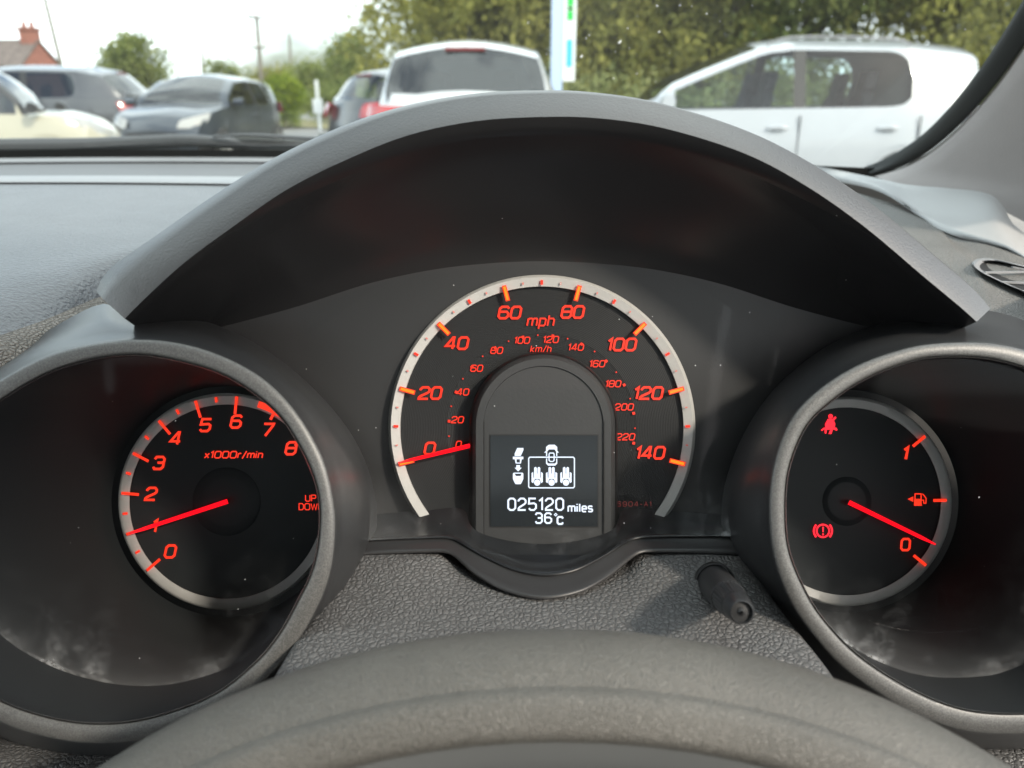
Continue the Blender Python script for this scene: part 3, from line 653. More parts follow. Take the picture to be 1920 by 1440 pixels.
icon([[(1012, 180), (1085, 122), (1235, 122), (1300, 180), (1300, 300), (1272, 300), (1230, 242), (1085, 242), (1040, 300), (1012, 300)],
      [(962, 325), (1012, 275), (1012, 325)], [(1300, 275), (1345, 325), (1300, 325)],
      [(1012, 300), (1042, 300), (1042, 412), (1012, 412)], [(1272, 300), (1300, 300), (1300, 412), (1272, 412)],
      [(1012, 475), (1042, 475), (1042, 575), (1075, 605), (1240, 605), (1272, 575), (1272, 475), (1300, 475), (1300, 605), (1250, 658), (1062, 658), (1012, 605)]], 'car_icon')
outline([(1110, 335), (1205, 335), (1220, 365), (1220, 525), (1190, 552), (1125, 552), (1090, 525), (1090, 365)], 26, 'roof_icon')
for x0 in (785, 1155, 1525):
    p = [(-145, 850), (-105, 822), (-97, 970), (-80, 970), (-80, 715), (-40, 688), (-8, 720), (-8, 865), (8, 865), (8, 720), (40, 688), (78, 715), (78, 970), (95, 970), (95, 822), (145, 850), (145, 1080), (105, 1110), (62, 1010), (45, 1000), (-45, 1000), (-62, 1010), (-105, 1110), (-145, 1080)]
    hd = [(82 * math.cos(a), 1095 + 82 * math.sin(a)) for a in np.linspace(0, 2 * math.pi, 12, endpoint=False)]
    icon([[(x0 + a, b_) for a, b_ in p], [(x0 + a, b_) for a, b_ in hd]], 'seat_icon')
text('025120', 1004.5, 945.5, 21.5, DI, 'lcd_white', 'odometer_digits', dsp, .155, 0, 1.0, .28, .62)
text('miles', 1088, 952, 14.5, DI, 'lcd_white', 'odometer_unit', dsp, .19, 0, .95, .29)
text('36', 1019, 971.5, 18.5, DI, 'lcd_white', 'temperature_digits', dsp, .17, 0, 1.0, .3, .65)
text('c', 1050.5, 973, 19, DI, 'lcd_white', 'temperature_unit', dsp, .18, 0, 1.0, .2)
outline([(1042, 962.5), (1044.5, 965), (1042, 967.5), (1039.5, 965)], 1.6, 'degree_sign', lambda x, y: (x, y))

# --- tachometer
tcn = (425, 940.5)
v, f = ring_mesh(tcn, [(204, DG - .0001), (62, DG)]); tac = cpart('tachometer', v, f, 'well_black', origin=P(*tcn, DG))
v, f = ring_mesh(tcn, [(64, DG - .0001), (62, DG - .0003), (56, DG - .0005), (50, DG - .0008), (44, DG - .001), (3, DG - .001)]); cpart('hub', v, f, 'well_black', tac)
v, f = ring_mesh(tcn, [(182, DG - .0004), (182.5, DG - .0014), (198, DG - .002), (203, DG - .001), (204, DG + .001)]); cpart('silver_ring', v, f, 'ring_paint', tac, angle=50)
T0 = R(220.8); TS = R(22.7); DTT = DG - .0024
for k in range(9): bar(tcn, T0 - k * TS, 165 if k != 7 else 174, 198, 5.2, DTT, 'red_print', 'tick', tac, .0003)
for k in range(8):
    if k < 6: bar(tcn, T0 - (k + .5) * TS, 187, 196.5, 4.4, DTT, 'red_print', 'tick', tac, .0002)
v, f = ring_mesh(tcn, [(186, DTT), (198, DTT)], 24, T0 - 6.55 * TS, T0 - 8 * TS, False); cpart('red_zone', v, f, 'red_print', tac)
for s, x, y in (('0', 319.5, 1034), ('1', 290.5, 986), ('2', 283.5, 926), ('3', 298, 868), ('4', 330, 822), ('5', 385.5, 797), ('6', 443, 790.5), ('7', 502, 806), ('8', 546, 840.5)):
    text(s, x, y, 22.5, DG - .0006, 'red_print', 'numeral', tac, .20, .22, .98, .25)
text('x1000r/min', 438.5, 852.5, 12, DG - .0006, 'red_print', 'lettering', tac, .19, .2, 1.12, .26)
text('UP', 582.5, 934, 11.5, DG - .0006, 'red_print', 'lettering', tac, .14, 0, 1.0, .26)
text('DOWN', 583, 950, 11.5, DG - .0006, 'red_print', 'lettering', tac, .14, 0, 1.0, .22)
needle(tcn, R(198.2), -2, 192, 9, DG - .0045, tac)

# --- fuel gauge and warning lamps
fcn = (1588, 940)
v, f = ring_mesh(fcn, [(197, DG - .0001), (42, DG)]); fuel = cpart('fuel_gauge', v, f, 'well_black', origin=P(*fcn, DG))
v, f = ring_mesh(fcn, [(46, DG - .0001), (45, DG - .0003), (42, DG - .0005), (38, DG - .0012), (34, DG - .0014), (3, DG - .0014)]); cpart('hub', v, f, 'well_black', fuel)
v, f = ring_mesh(fcn, [(176, DG - .0004), (176.5, DG - .0014), (191, DG - .002), (196, DG - .001), (197, DG + .001)]); cpart('silver_ring', v, f, 'ring_paint', fuel, angle=50)
for a in (39.8, 0.6, -39.0): bar(fcn, R(a), 161 if abs(a) > 5 else 162, 191 if abs(a) > 5 else 187, 5.5, DTT, 'red_print', 'tick', fuel, .0003)
text('1', 1698, 850, 22, DG - .0006, 'red_print', 'numeral', fuel, .24, .2, 1.0, .25); text('0', 1698, 1021, 21, DG - .0006, 'red_print', 'numeral', fuel, .2, .08, .9, .25)
needle(fcn, R(-25.9), 4, 185, 9, DG - .0045, fuel)
W = lambda x, y: (1500 + x / 4.237, 740 + y / 4.237)
ic = lambda polys, name: icon(polys, name, 'red_print', W, DG - .0006, fuel)
ic([[(855, 830), (900, 808), (900, 852)], [(908, 830), (966, 830), (966, 875), (972, 882), (905, 882)]], 'pump_icon')
outline([(914, 788), (962, 788), (962, 832), (914, 832)], 9, 'pump_window_icon', W, 'red_print', DG - .0007, fuel)
v, f = strip([(966, 838), (982, 838), (984, 862), (1000, 862), (1002, 825), (985, 800), (972, 788)], 4); cpart('pump_hose_icon', [P(*W(x, y), DG - .0008) for x, y in v], f, 'red_print', fuel, smooth=False)
circ_ = lambda cx, cy_, r_, n=20: [(cx + r_ * math.cos(a), cy_ + r_ * math.sin(a)) for a in np.linspace(0, 2 * math.pi, n, endpoint=False)]
lam = lambda polys, name: icon(polys, name, 'lamp_red', W, DG - .0006, fuel)
lam([circ_(243, 172, 18), [(222, 192), (262, 192), (280, 230), (276, 262), (200, 262), (198, 232)], [(258, 192), (280, 172), (290, 182), (270, 206)],
     [(165, 282), (188, 262), (290, 262), (298, 280), (290, 286), (262, 274), (250, 312), (226, 312), (240, 278), (214, 278), (208, 310), (196, 306), (196, 274), (175, 288)]], 'seat_belt_lamp')
br = outline(circ_(182, 1082, 50, 28), 14, 'brake_lamp', W, 'lamp_red', DG - .0006, fuel)
for s in (0, math.pi):
    v, f = strip([(182 + 72 * math.cos(a + s), 1082 + 72 * math.sin(a + s)) for a in np.linspace(-.75, .75, 12)], 8); cpart('brake_lamp_arc', [P(*W(x, y), DG - .0006) for x, y in v], f, 'lamp_red', fuel, smooth=False)
lam([[(176, 1050), (190, 1050), (187, 1092), (179, 1092)], circ_(183, 1110, 8, 8)], 'brake_lamp_mark')

# --- shelf, clear front and shadow skirt under the speedometer
back = [(672, 968, .288), (730, 962, .288), (785, 957, .2865), (850, 952, .286), (872, 958, .284), (882, 984, .2775), (905, 1001, .2757), (960, 1015, .2757), (1018, 1020, .2757), (1076, 1015, .2757), (1133, 1001, .2757), (1156, 984, .2775), (1166, 958, .284), (1190, 953, .286), (1245, 957, .2865), (1310, 962, .288), (1385, 968, .288)]
front = [(680, 1014, .268), (735, 1011, .268), (800, 1009, .268), (838, 1009, .2675), (856, 1014, .266), (884, 1030, .2615), (915, 1047, .2575), (965, 1069, .2530), (1020, 1079, .2510), (1075, 1070, .2530), (1122, 1048, .2575), (1152, 1030, .2615), (1180, 1014, .266), (1200, 1008, .2675), (1240, 1006, .268), (1310, 1005, .268), (1372, 1005, .268)]
NB = 90
cb, cf = curve(back, NB), curve(front, NB)
cm = (cb + cf) / 2 - .002 * AU
v, f = loft([cb, cb * .8 + cf * .2 - .0015 * AU, cm, cb * .2 + cf * .8 - .001 * AU, cf, cf + .0012 * AF - .0008 * AU]); cpart('lens_shelf', v, f, 'gloss_black', angle=180)
topc = curve([(x, y, .2845) for x, y in ((560, 585), (640, 555), (720, 530), (800, 512), (880, 502), (960, 496), (1018, 494), (1080, 496), (1160, 502), (1240, 512), (1320, 530), (1400, 555), (1480, 585))], NB)
cfl = curve([(x, min(y, 1040), .2672) for x, y, d in front], NB)
rows = []; at = []
for s in np.linspace(0, 1, 24):
    rows.append(topc * (1 - s) + cfl * s)
    for j in range(NB):
        u = abs(j / (NB - 1) - .5) * 2
        cheek = max(0, (u - .62) / .38); at.append(min(1, max(0, (s - .72) / .28) ** 1.2 * (cheek * 1.0 + .10)))
v, f = loft(rows); cpart('front_lens', v, f, 'lens_glass', angle=180, attr=at)
# dark band below the lens edge, its middle dipping as the lip's painted shadow
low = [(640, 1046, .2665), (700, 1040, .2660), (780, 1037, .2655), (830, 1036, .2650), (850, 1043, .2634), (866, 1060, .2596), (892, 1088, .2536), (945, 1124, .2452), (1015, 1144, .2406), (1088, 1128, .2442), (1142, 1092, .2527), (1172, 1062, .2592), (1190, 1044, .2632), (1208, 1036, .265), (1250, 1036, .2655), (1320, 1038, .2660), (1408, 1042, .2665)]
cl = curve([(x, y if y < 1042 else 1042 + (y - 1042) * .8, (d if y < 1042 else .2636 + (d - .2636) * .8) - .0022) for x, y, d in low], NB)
v, f = loft([cf + .0010 * AF - .0004 * AU, cf * .8 + cl * .2 + .0012 * AF, cf * .45 + cl * .55 + .0008 * AF, cl, cl + .006 * AF - .001 * AU], sub=2); cpart('lens_skirt_shadow', v, f, 'matte_black', angle=180)
# grained panel between the pods
def prow(y, d, x0, x1, dip=0.0): return curve([(x0, y + 6, d + .004), (x0 + 30, y, d), (820, y, d), (870, y, d + dip * .8), (925, y, d + dip), (1020, y, d + dip), (1115, y, d + dip), (1170, y, d + dip * .8), (1215, y, d), (x1 - 30, y, d), (x1, y + 6, d + .004)], 80)
rows = [prow(1026, .272, 650, 1400, .016), prow(1040, .2650, 640, 1410, .013), prow(1080, .2550, 620, 1430, .004), prow(1130, .2430, 595, 1460), prow(1180, .2315, 565, 1495), prow(1240, .2190, 530, 1540), prow(1330, .2050, 480, 1600)]
v, f = loft(rows, sub=3); pan = cpart('grained_panel', v, f, 'dash_leather', angle=180)
# reset knob
a0, a1 = P(1340, 1092, .2535), P(1393, 1150, .203)
ax = (a1 - a0); ln = np.linalg.norm(ax); ax /= ln; sx = np.cross(ax, AU); sx /= np.linalg.norm(sx); sy = np.cross(sx, ax)
def turned(prof, n=28, flute=0.0):
    return loft([[a0 + ax * ln * s + (sx * math.cos(a) + sy * math.sin(a)) * (r_ + (flute if (k % 2) else 0)) for k, a in enumerate(np.linspace(0, 2 * math.pi, n, endpoint=False))] for s, r_ in prof], True)
v, f = turned([(-.15, .0058), (.0, .0057), (.30, .0054), (.56, .0050)]); knob = cpart('reset_knob', v, f, 'matte_black')
v, f = turned([(.56, .0050), (.57, .0047), (.80, .0040), (.82, .0038)], 56, .00022); cpart('knurled_collar', v, f, 'pod_shade_knob_black', knob, smooth=False)
v, f = turned([(.80, .0039), (.84, .0039), (.93, .0036), (.965, .0032)]); cpart('knob_tip', v, f, 'pod_shade_knob_black', knob)
v, f = turned([(.965, .0032), (.975, .0029), (.95, .0027), (.955, .0012), (.97, .0004)], 20); cpart('knob_cap', v, f, 'housing', knob, smooth=False)
v, f = turned([(-.02, .0066), (.03, .0066), (.035, .0060), (-.05, .0059)]); cpart('knob_hole', v, f, 'deep_black', knob)

# ================================================================== OUTSIDE
m, t, b = nodes('asphalt')
n = noise(t, 1.2, 6); n2 = noise(t, 60, 3)
c = mixc(t, ramp(t, n.outputs['Fac'], .35, .7), (.15, .145, .135), (.24, .23, .215)); c = mixc(t, ramp(t, n2.outputs['Fac'], .45, .6), c, (.27, .26, .24))
t.links.new(c, b.inputs['Base Color']); b.inputs['Roughness'].default_value = .85; bump_chain(t, b, n2.outputs['Fac'], .5, .01)
m, t, b = nodes('grass_ground')
n = noise(t, 3, 6); t.links.new(mixc(t, ramp(t, n.outputs['Fac'], .35, .65), (.10, .11, .03), (.24, .20, .09)), b.inputs['Base Color']); b.inputs['Roughness'].default_value = .9
def leafmat(name, dark, mid_, light, trans=.3):
    m = bpy.data.materials.new(name); m.use_nodes = True; MATS[name] = m; t = m.node_tree; t.nodes.clear()
    o = t.nodes.new('ShaderNodeOutputMaterial'); df = t.nodes.new('ShaderNodeBsdfDiffuse'); tl = t.nodes.new('ShaderNodeBsdfTranslucent'); ms = t.nodes.new('ShaderNodeMixShader'); ms.inputs[0].default_value = trans
    g = t.nodes.new('ShaderNodeNewGeometry'); r = t.nodes.new('ShaderNodeValToRGB'); e = r.color_ramp.elements
    e[0].color = (*dark, 1); e[1].color = (*light, 1); k = e.new(.5); k.color = (*mid_, 1)
    nz = noise(t, .9, 3); a = mathn(t, 'ADD', mathn(t, 'MULTIPLY', g.outputs['Random Per Island'], .5), mathn(t, 'MULTIPLY', ramp(t, nz.outputs['Fac'], .3, .7), .5))
    t.links.new(a, r.inputs[0]); t.links.new(r.outputs[0], df.inputs[0]); t.links.new(r.outputs[0], tl.inputs[0])
    t.links.new(df.outputs[0], ms.inputs[1]); t.links.new(tl.outputs[0], ms.inputs[2]); t.links.new(ms.outputs[0], o.inputs[0])
leafmat('leaf_olive', (.13, .145, .05), (.25, .25, .07), (.38, .36, .11), .4)
leafmat('leaf_green', (.10, .135, .05), (.19, .225, .075), (.30, .32, .11), .4)
leafmat('leaf_bright', (.08, .13, .02), (.16, .22, .02), (.27, .31, .04))
leafmat('leaf_bank', (.13, .15, .06), (.22, .25, .10), (.34, .34, .16))
plain('bark', (.10, .08, .06), .9, vary=.3, vscale=6); plain('pole_wood', (.16, .145, .12), .85, vary=.2, vscale=3)
plain('brick', (.24, .095, .068), .85, vary=.25, vscale=5); plain('roof_tile', (.12, .095, .085), .8, vary=.3, vscale=4); plain('render_wall', (.5, .48, .45), .9, vary=.1)
plain('white_panel', (.75, .77, .78), .4); plain('pale_blue', (.42, .52, .72), .4); plain('green_panel', (.01, .55, .06), .4); plain('dark_green', (.03, .16, .03), .4); plain('blue_panel', (.05, .42, .65), .4)
plain('tyre', (.02, .02, .02), .8); plain('alloy', (.5, .5, .5), .3, metal=.9); plain('seat_cloth', (.05, .05, .055), .85); plain('chrome', (.7, .7, .7), .15, metal=1.0)
plain('tail_red', (.36, .008, .012), .12, coat=1.0); plain('dark_red', (.16, .02, .02), .3); plain('lamp_clear', (.30, .30, .285), .12, coat=1.0); plain('black_trim', (.015, .015, .016), .45)

# ground, verge
v = [(-90, 1.3, 0), (90, 1.3, 0), (90, 160, 0), (-90, 160, 0), (-90, -30, 0), (90, -30, 0)]
struct('car_park', v, [(0, 1, 2, 3), (4, 5, 1, 0)], 'asphalt', smooth=False)
def sheet(pts, z): return [(x, y, z) for x, y in pts], [tuple(range(len(pts)))]
struct('grass_verge', *sheet([(-60, 30), (-7.5, 30.5), (-5.2, 26), (-3, 18), (60, 13.2), (60, 120), (-60, 120)], .06), 'grass_ground', smooth=False)
struct('lane', *sheet([(-60, 44), (-10, 41), (-8, 60), (-60, 62)], .07), 'asphalt', smooth=False)

# ---------------- cars
def make_car(name, label, pos, head, paint, L=4.0, W=1.7, H=1.5, belt=.93, hoodz=.98, cowl=.95, roof_f=.22, roof_r=-1.42, tail_top=-1.60, tail_b=-1.86, rw_end=-1.12, tumble=.23, mirror_mat=None, mir_dx=-.22, dark_pillar=False, rails=False, quarter=True, glassm='car_glass', rear_brake=True, third=False, group='parked cars'):
    Rz = Matrix.Rotation(head, 3, 'Z'); o = Vector(pos)
    car = thing(name, label, 'car', pos, Rz, group)
    def wv(p): q = Rz @ Vector(p); return (q.x + o.x, q.y + o.y, q.z + o.z)
    hl = L / 2; sc = L / 4.0
    # key stations: x, roof line height
    K = [(hl, .42), (hl - .02, .62), (hl - .22 * sc, .80), (hl - .55 * sc, .90), (cowl * sc, hoodz), ((cowl * .72 + roof_f * .28) * sc, hoodz + (H - .07 - hoodz) * .46), (roof_f * sc, H - .05), (min(-.08, roof_f - .2) * sc, H - .012), (-.34 * sc, H), (-.44 * sc, H), (rw_end * sc + .26, H - .012), (rw_end * sc, H - .02), (roof_r * sc, H - .06), (tail_top * sc, H - .115), (tail_b * sc, belt + .14), ((tail_b - .05) * sc, belt - .02), (-hl, .62), (-hl + .01, .42)]
    cut = lambda x, x0, r_: r_ * (1 - math.sqrt(max(0, 1 - min(1, max(0, 1 - (x - x0) / r_)) ** 2)))
    NS = 4
    kk = np.array([(a, z, 0) for a, z in K]); idx = []; ss = []
    pz = np.vstack([2 * kk[0] - kk[1], kk, 2 * kk[-1] - kk[-2]])
    for i in range(len(K) - 1):
        for u in np.linspace(0, 1, NS, endpoint=False):
            a, b_, c, d = pz[i:i + 4]
            q = .5 * ((2 * b_) + (c - a) * u + (2 * a - 5 * b_ + 4 * c - d) * u * u + (3 * b_ - a - 3 * c + d) * u ** 3); lin = b_ * (1 - u) + c * u
            ss.append(q * .6 + lin * .4); idx.append(i)
    ss.append(kk[-1]); ss = np.array(ss)
    def hw(x):
        e = max(0, (abs(x) / hl - .55) / .45); return W / 2 * (1 - .17 * e ** 2.2)
    def section(x, zt):
        w_ = hw(x); zb = min(belt + .03 * (-x / hl), zt - .03); gh = max(.001, H - belt); lim = lambda z: w_ * (.965 - tumble * max(0, (z - belt) / gh) ** 1.35)
        up = zt > zb + .15
        pts = [(w_ * .90, .20), (w_ * .985, .34), (w_, .55), (w_ * .995, .74), (w_ * .965, zb)]
        pts = [(a, min(z, zt - .03 + .002 * i)) for i, (a, z) in enumerate(pts)]
        rc2 = cut(x, rw_end * sc, .26) if rw_end * sc - .01 <= x < -.3 else 0
        if up: pts += [(lim(zb + .02 + rc2 * .3), zb + .02 + rc2 * .3), (lim(zt - .115 - rc2 * .8), zt - .115 - rc2 * .8), (lim(zt - .085) - .012, zt - .080), (lim(zt) * .90 - .035, zt - .046)]
        else: pts += [(w_ * .955, zb + .006), (w_ * .93, zb + .012), (w_ * .90, zb + .018), (w_ * .84, zt - .006)]
        k8 = pts[-1][0]; pts += [(k8 * .66, zt - .014), (k8 * .34, zt + .008), (0, zt + .016)]
        return pts
    NV = 12; rows = []
    for x, zt, _ in ss:
        sec = section(x, zt); bul = lambda y: (-.16 * (y / (W / 2)) ** 2 * max(0, (abs(x) / hl - .35) / .65) * (1 if x > 0 else -1)) if True else 0
        half = [(x + bul(y), y, z) for y, z in sec]
        rows.append(half + [(a, -y, z) for a, y, z in half[-2::-1]])
    NC = len(rows[0]); A = np.array(rows); Vw = [wv(p) for p in A.reshape(-1, 3)]
    groups = {}
    for i in range(len(ss) - 1):
        k = idx[i]
        for j in range(NC - 1):
            jj = j if j < NV - 1 else NC - 2 - j       # mirrored column index
            sd = 'l' if j < NV - 1 else 'r'
            g = 'body'
            if jj >= 8 and k in (4, 5): g = 'windscreen_pane'
            elif jj >= 7 and k == 13: g = 'rear_pane'
            elif jj == 5 and k == 5 or (jj == 5 and k in (6, 7)): g = 'front_window_' + sd
            elif jj == 5 and k == 8: g = 'pillar'
            elif jj == 5 and k in (9, 10): g = 'rear_window_' + sd
            elif jj == 5 and k == 11 and quarter: g = 'quarter_window_' + sd
            elif dark_pillar and jj in (6, 7) and k in (4, 5): g = 'windscreen_frame'
            elif jj in (0,): g = 'sill'
            groups.setdefault(g, []).append((i * NC + j, (i + 1) * NC + j, (i + 1) * NC + j + 1, i * NC + j + 1))
    ends = [tuple(range(NC)), tuple((len(ss) - 1) * NC + j for j in range(NC))[::-1]]
    groups['body'] += ends
    for g, fs in groups.items():
        used = sorted({i for f_ in fs for i in f_}); mp_ = {i: n_ for n_, i in enumerate(used)}
        mat = glassm if ('pane' in g or 'window' in g) else ('black_trim' if g in ('pillar', 'sill', 'windscreen_frame') else paint)
        nm = g.replace('_l', '') if g.endswith('_l') else (g[:-2] if g.endswith('_r') else g)
        mesh_obj({'pillar': 'door_pillar'}.get(nm, nm), [Vw[i] for i in used], [tuple(mp_[i] for i in f_) for f_ in fs], mat, car, origin=pos, rot=Rz, angle=35)
    def add(nm, vf, mat, parent=car, **k): return mesh_obj(nm, [wv(p) for p in vf[0]], vf[1], mat, parent, rot=Rz, **k)
    add('floor', box(0, 0, .30, L * .86, W * .86, .05), 'black_trim'); add('dash', box(cowl * sc - .12, 0, .84, .35, W * .76, .2), 'black_trim')
    def seat(x, y):
        prof = [(x + .05, .50, .23), (x - .12, .62, .24), (x - .20, .85, .23), (x - .26, 1.06, .17), (x - .27, 1.12, .09), (x - .275, 1.15, .12), (x - .30, 1.28, .11), (x - .30, 1.31, .08)]
        rows = [[(a + .05, y - w_, z), (a + .05, y + w_, z), (a - .05, y + w_, z), (a - .05, y - w_, z)] for a, z, w_ in prof]
        v, f = loft(rows, True); add('seat', (v, f + [(len(v) - 4, len(v) - 3, len(v) - 2, len(v) - 1)]), 'seat_cloth')
    for y in (-.36, .36): seat(.02 * sc, y); seat(-.82 * sc, y)
    th = np.linspace(0, 2 * math.pi, 20, endpoint=False); tilt = R(25); c = (cowl * sc - .42, -.36, .93)
    v, f = tube([(c[0] + .18 * math.sin(a) * -math.sin(tilt), c[1] + .18 * math.cos(a), c[2] + .18 * math.sin(a) * math.cos(tilt)) for a in np.append(th, 0)], .016, 6); add('wheel_rim', (v, f), 'black_trim')
    # wheels
    for x in (hl - .78 * sc, -hl + .72 * sc):
        for y in (1, -1):
            yy = y * (W / 2 - .10); n = 20; r_ = .31
            prof = [(0.0, .085), (.18, .085), (.20, .10), (.28, .105), (r_, .08), (r_, -.08), (.2, -.1)]
            v, f = loft([[(x + q * math.cos(a), yy + y * dy, .31 + q * math.sin(a)) for a in np.linspace(0, 2 * math.pi, n, endpoint=False)] for q, dy in prof[2:]], True); tw = add('tyre', (v, f), 'tyre')
            v, f = loft([[(x + q * math.cos(a), yy + y * dy, .31 + q * math.sin(a)) for a in np.linspace(0, 2 * math.pi, n, endpoint=False)] for q, dy in ((.20, .10), (.17, .07), (.05, .09), (.002, .09))], True); add('rim', (v, f), 'alloy', tw)
            v, f = loft([[(x + q * math.cos(a), y * (hw(x) + .012), .32 + q * math.sin(a)) for a in np.linspace(0, math.pi, n)] for q in (.325, .34)]); add('arch', (v, f), paint)
    # mirrors, handles, lamps
    for y in (1, -1):
        mxx = cowl * sc + mir_dx
        rows = [[(mxx + dx, y * (W / 2 + .02 + s * .17), belt + .075 + dz * (.055 + .01 * s)) for dx, dz in ((.04, -.8), (.07, 0), (.04, .8), (0, 1), (-.05, .8), (-.06, 0), (-.05, -.8), (0, -1))] for s in (0, .15, .85, 1.0)]
        v, f = loft(rows, True); mir = add('mirror', (v, f + [tuple(range(24, 32)), tuple(range(7, -1, -1))]), mirror_mat or paint)
        add('mirror_glass', ([(mxx - .062, y * (W / 2 + .04), belt + .04), (mxx - .062, y * (W / 2 + .17), belt + .04), (mxx - .062, y * (W / 2 + .17), belt + .11), (mxx - .062, y * (W / 2 + .04), belt + .11)], [(0, 1, 2, 3)]), 'chrome', mir, smooth=False)
        add('mirror_foot', box(mxx, y * (W / 2 - .01), belt + .035, .08, .10, .03), 'black_trim', mir)
        for x in (-.22 * sc, -1.12 * sc):
            rows = [[(x + .10 * math.cos(a) * k, y * (hw(x) + dy), .80 + .022 * math.sin(a) * k) for a in np.linspace(0, 2 * math.pi, 12, endpoint=False)] for k, dy in ((1.0, -.03), (1.0, .018), (.7, .026))]
            v, f = loft(rows, True); add('door_handle', (v, f + [tuple(range(24, 36))]), paint)
            add('handle_recess', box(x, y * (hw(x) - .006), .790, .09, .012, .04), 'black_trim')
        for x in (.66 * sc, -.40 * sc, -1.38 * sc):
            add('door_seam', box(x, y * (hw(x) - .004), .62, .010, .012, .58), 'black_trim')
        hx = hl - .16 * sc
        rows = [[(hx + dx, y * yy_, z) for dx, yy_, z in r_] for r_ in (
            [(.10, W * .24, .60), (.04, W * .33, .60), (-.06, W * .415, .62), (-.22, W * .455, .70)],
            [(.075, W * .24, .66), (.0, W * .33, .68), (-.10, W * .42, .71), (-.28, W * .462, .76)],
            [(-.02, W * .25, .725), (-.09, W * .34, .765), (-.18, W * .41, .80), (-.36, W * .455, .825)])]
        v, f = loft(rows); add('headlight', (v + np.array((.028, y * .012, .022)), f), 'lamp_clear')
        tx = tail_b * sc
        rows = [[(tx + dx, y * yy_, z) for dx, yy_, z in r_] for r_ in (
            [(-.10, W * .27, .80), (-.085, W * .36, .80), (-.02, W * .44, .81), (.14, W * .475, .84)],
            [(-.085, W * .275, .90), (-.06, W * .36, .91), (.01, W * .44, .92), (.17, W * .478, .93)],
            [(-.03, W * .28, .99), (-.01, W * .36, 1.0), (.05, W * .43, 1.01), (.20, W * .470, 1.0)])]
        v, f = loft(rows); add('tail_light', (v + np.array((-.045, y * .022, .0)), f), 'tail_red')
    if rear_brake: add('brake_light', box(tail_top * sc - .015, 0, H - .118, .06, .36, .028), 'dark_red')
    if rails:
        for y in (1, -1):
            pts = catmull([((roof_f - .06) * sc, y * W * .37, H - .085), ((roof_f - .12) * sc, y * W * .37, H - .04), (-.34 * sc, y * W * .37, H - .006), (-.8 * sc, y * W * .37, H - .006), (-1.2 * sc, y * W * .37, H - .035), (-1.28 * sc, y * W * .37, H - .08)], 30)
            v, f = tube(pts, .012, 8); add('roof_rail', (v, f), 'smooth_trim')
    add('rear_bumper', box(-hl - .01, 0, .45, .10, W * .78, .20), paint); add('front_grille', box(hl - .01, 0, .48, .06, W * .5, .16), 'black_trim')
    v, f = tube([(-.95 * sc, 0, H - .02), (-1.05 * sc, 0, H + .12)], [.008, .003], 6); add('aerial', (v, f), 'black_trim')
    return car
def paintm(name, col, metal=0.0, rough=.3): return plain(name, col, rough, metal, coat=.8, vary=.02, vscale=3)
paintm('paint_white', (.50, .52, .54)); paintm('paint_silver', (.36, .38, .41), .0); paintm('paint_blue', (.022, .030, .042), .2); paintm('paint_grey', (.075, .078, .085), .3); paintm('paint_cream', (.36, .34, .26)); paintm('paint_black', (.03, .033, .036), .2)
make_car('hatchback_car', 'white hatchback seen from behind with red tail light and high brake light', (-.42, 9.2, 0), R(90), 'paint_white', H=1.595, W=1.82, belt=.97, roof_r=-1.50, tail_top=-1.66, tail_b=-1.94, tumble=.31)
make_car('estate_car', 'silver white five door car with roof rails parked side on beyond the right pillar', (2.27, 8.5, 0), R(178), 'paint_silver', L=4.55, H=1.60, W=1.78, belt=.95, hoodz=1.0, cowl=.90, roof_f=-.06, roof_r=-1.74, tail_top=-1.92, tail_b=-1.98, rw_end=-1.36, tumble=.27, quarter=False, rails=True, glassm='car_glass_clear')
make_car('hatchback_car', 'dark blue hatchback facing us with a pale headlight', (-5.5, 14.6, 0), R(-94), 'paint_blue', L=3.95, H=1.46, W=1.68)
make_car('suv_car', 'dark grey off road style car with red tail light behind the cream car', (-9.1, 15.3, 0), R(184), 'paint_grey', L=4.5, H=1.62, W=1.85, belt=1.04, hoodz=1.06, rw_end=-1.22, quarter=False, roof_r=-1.38, tail_top=-1.62, tail_b=-1.92)
make_car('small_car', 'cream small car in side view at the left edge', (-6.95, 10.1, 0), R(20), 'paint_cream', L=3.75, H=1.42, W=1.68, belt=.88, hoodz=.92, cowl=1.08, roof_f=.62, mirror_mat='black_trim', mir_dx=.06, dark_pillar=True)
make_car('hatchback_car', 'dark car half hidden behind the white hatchback', (-.9, 13.2, 0), R(40), 'paint_black', L=4.1, H=1.50, W=1.72, glassm='car_glass_clear')

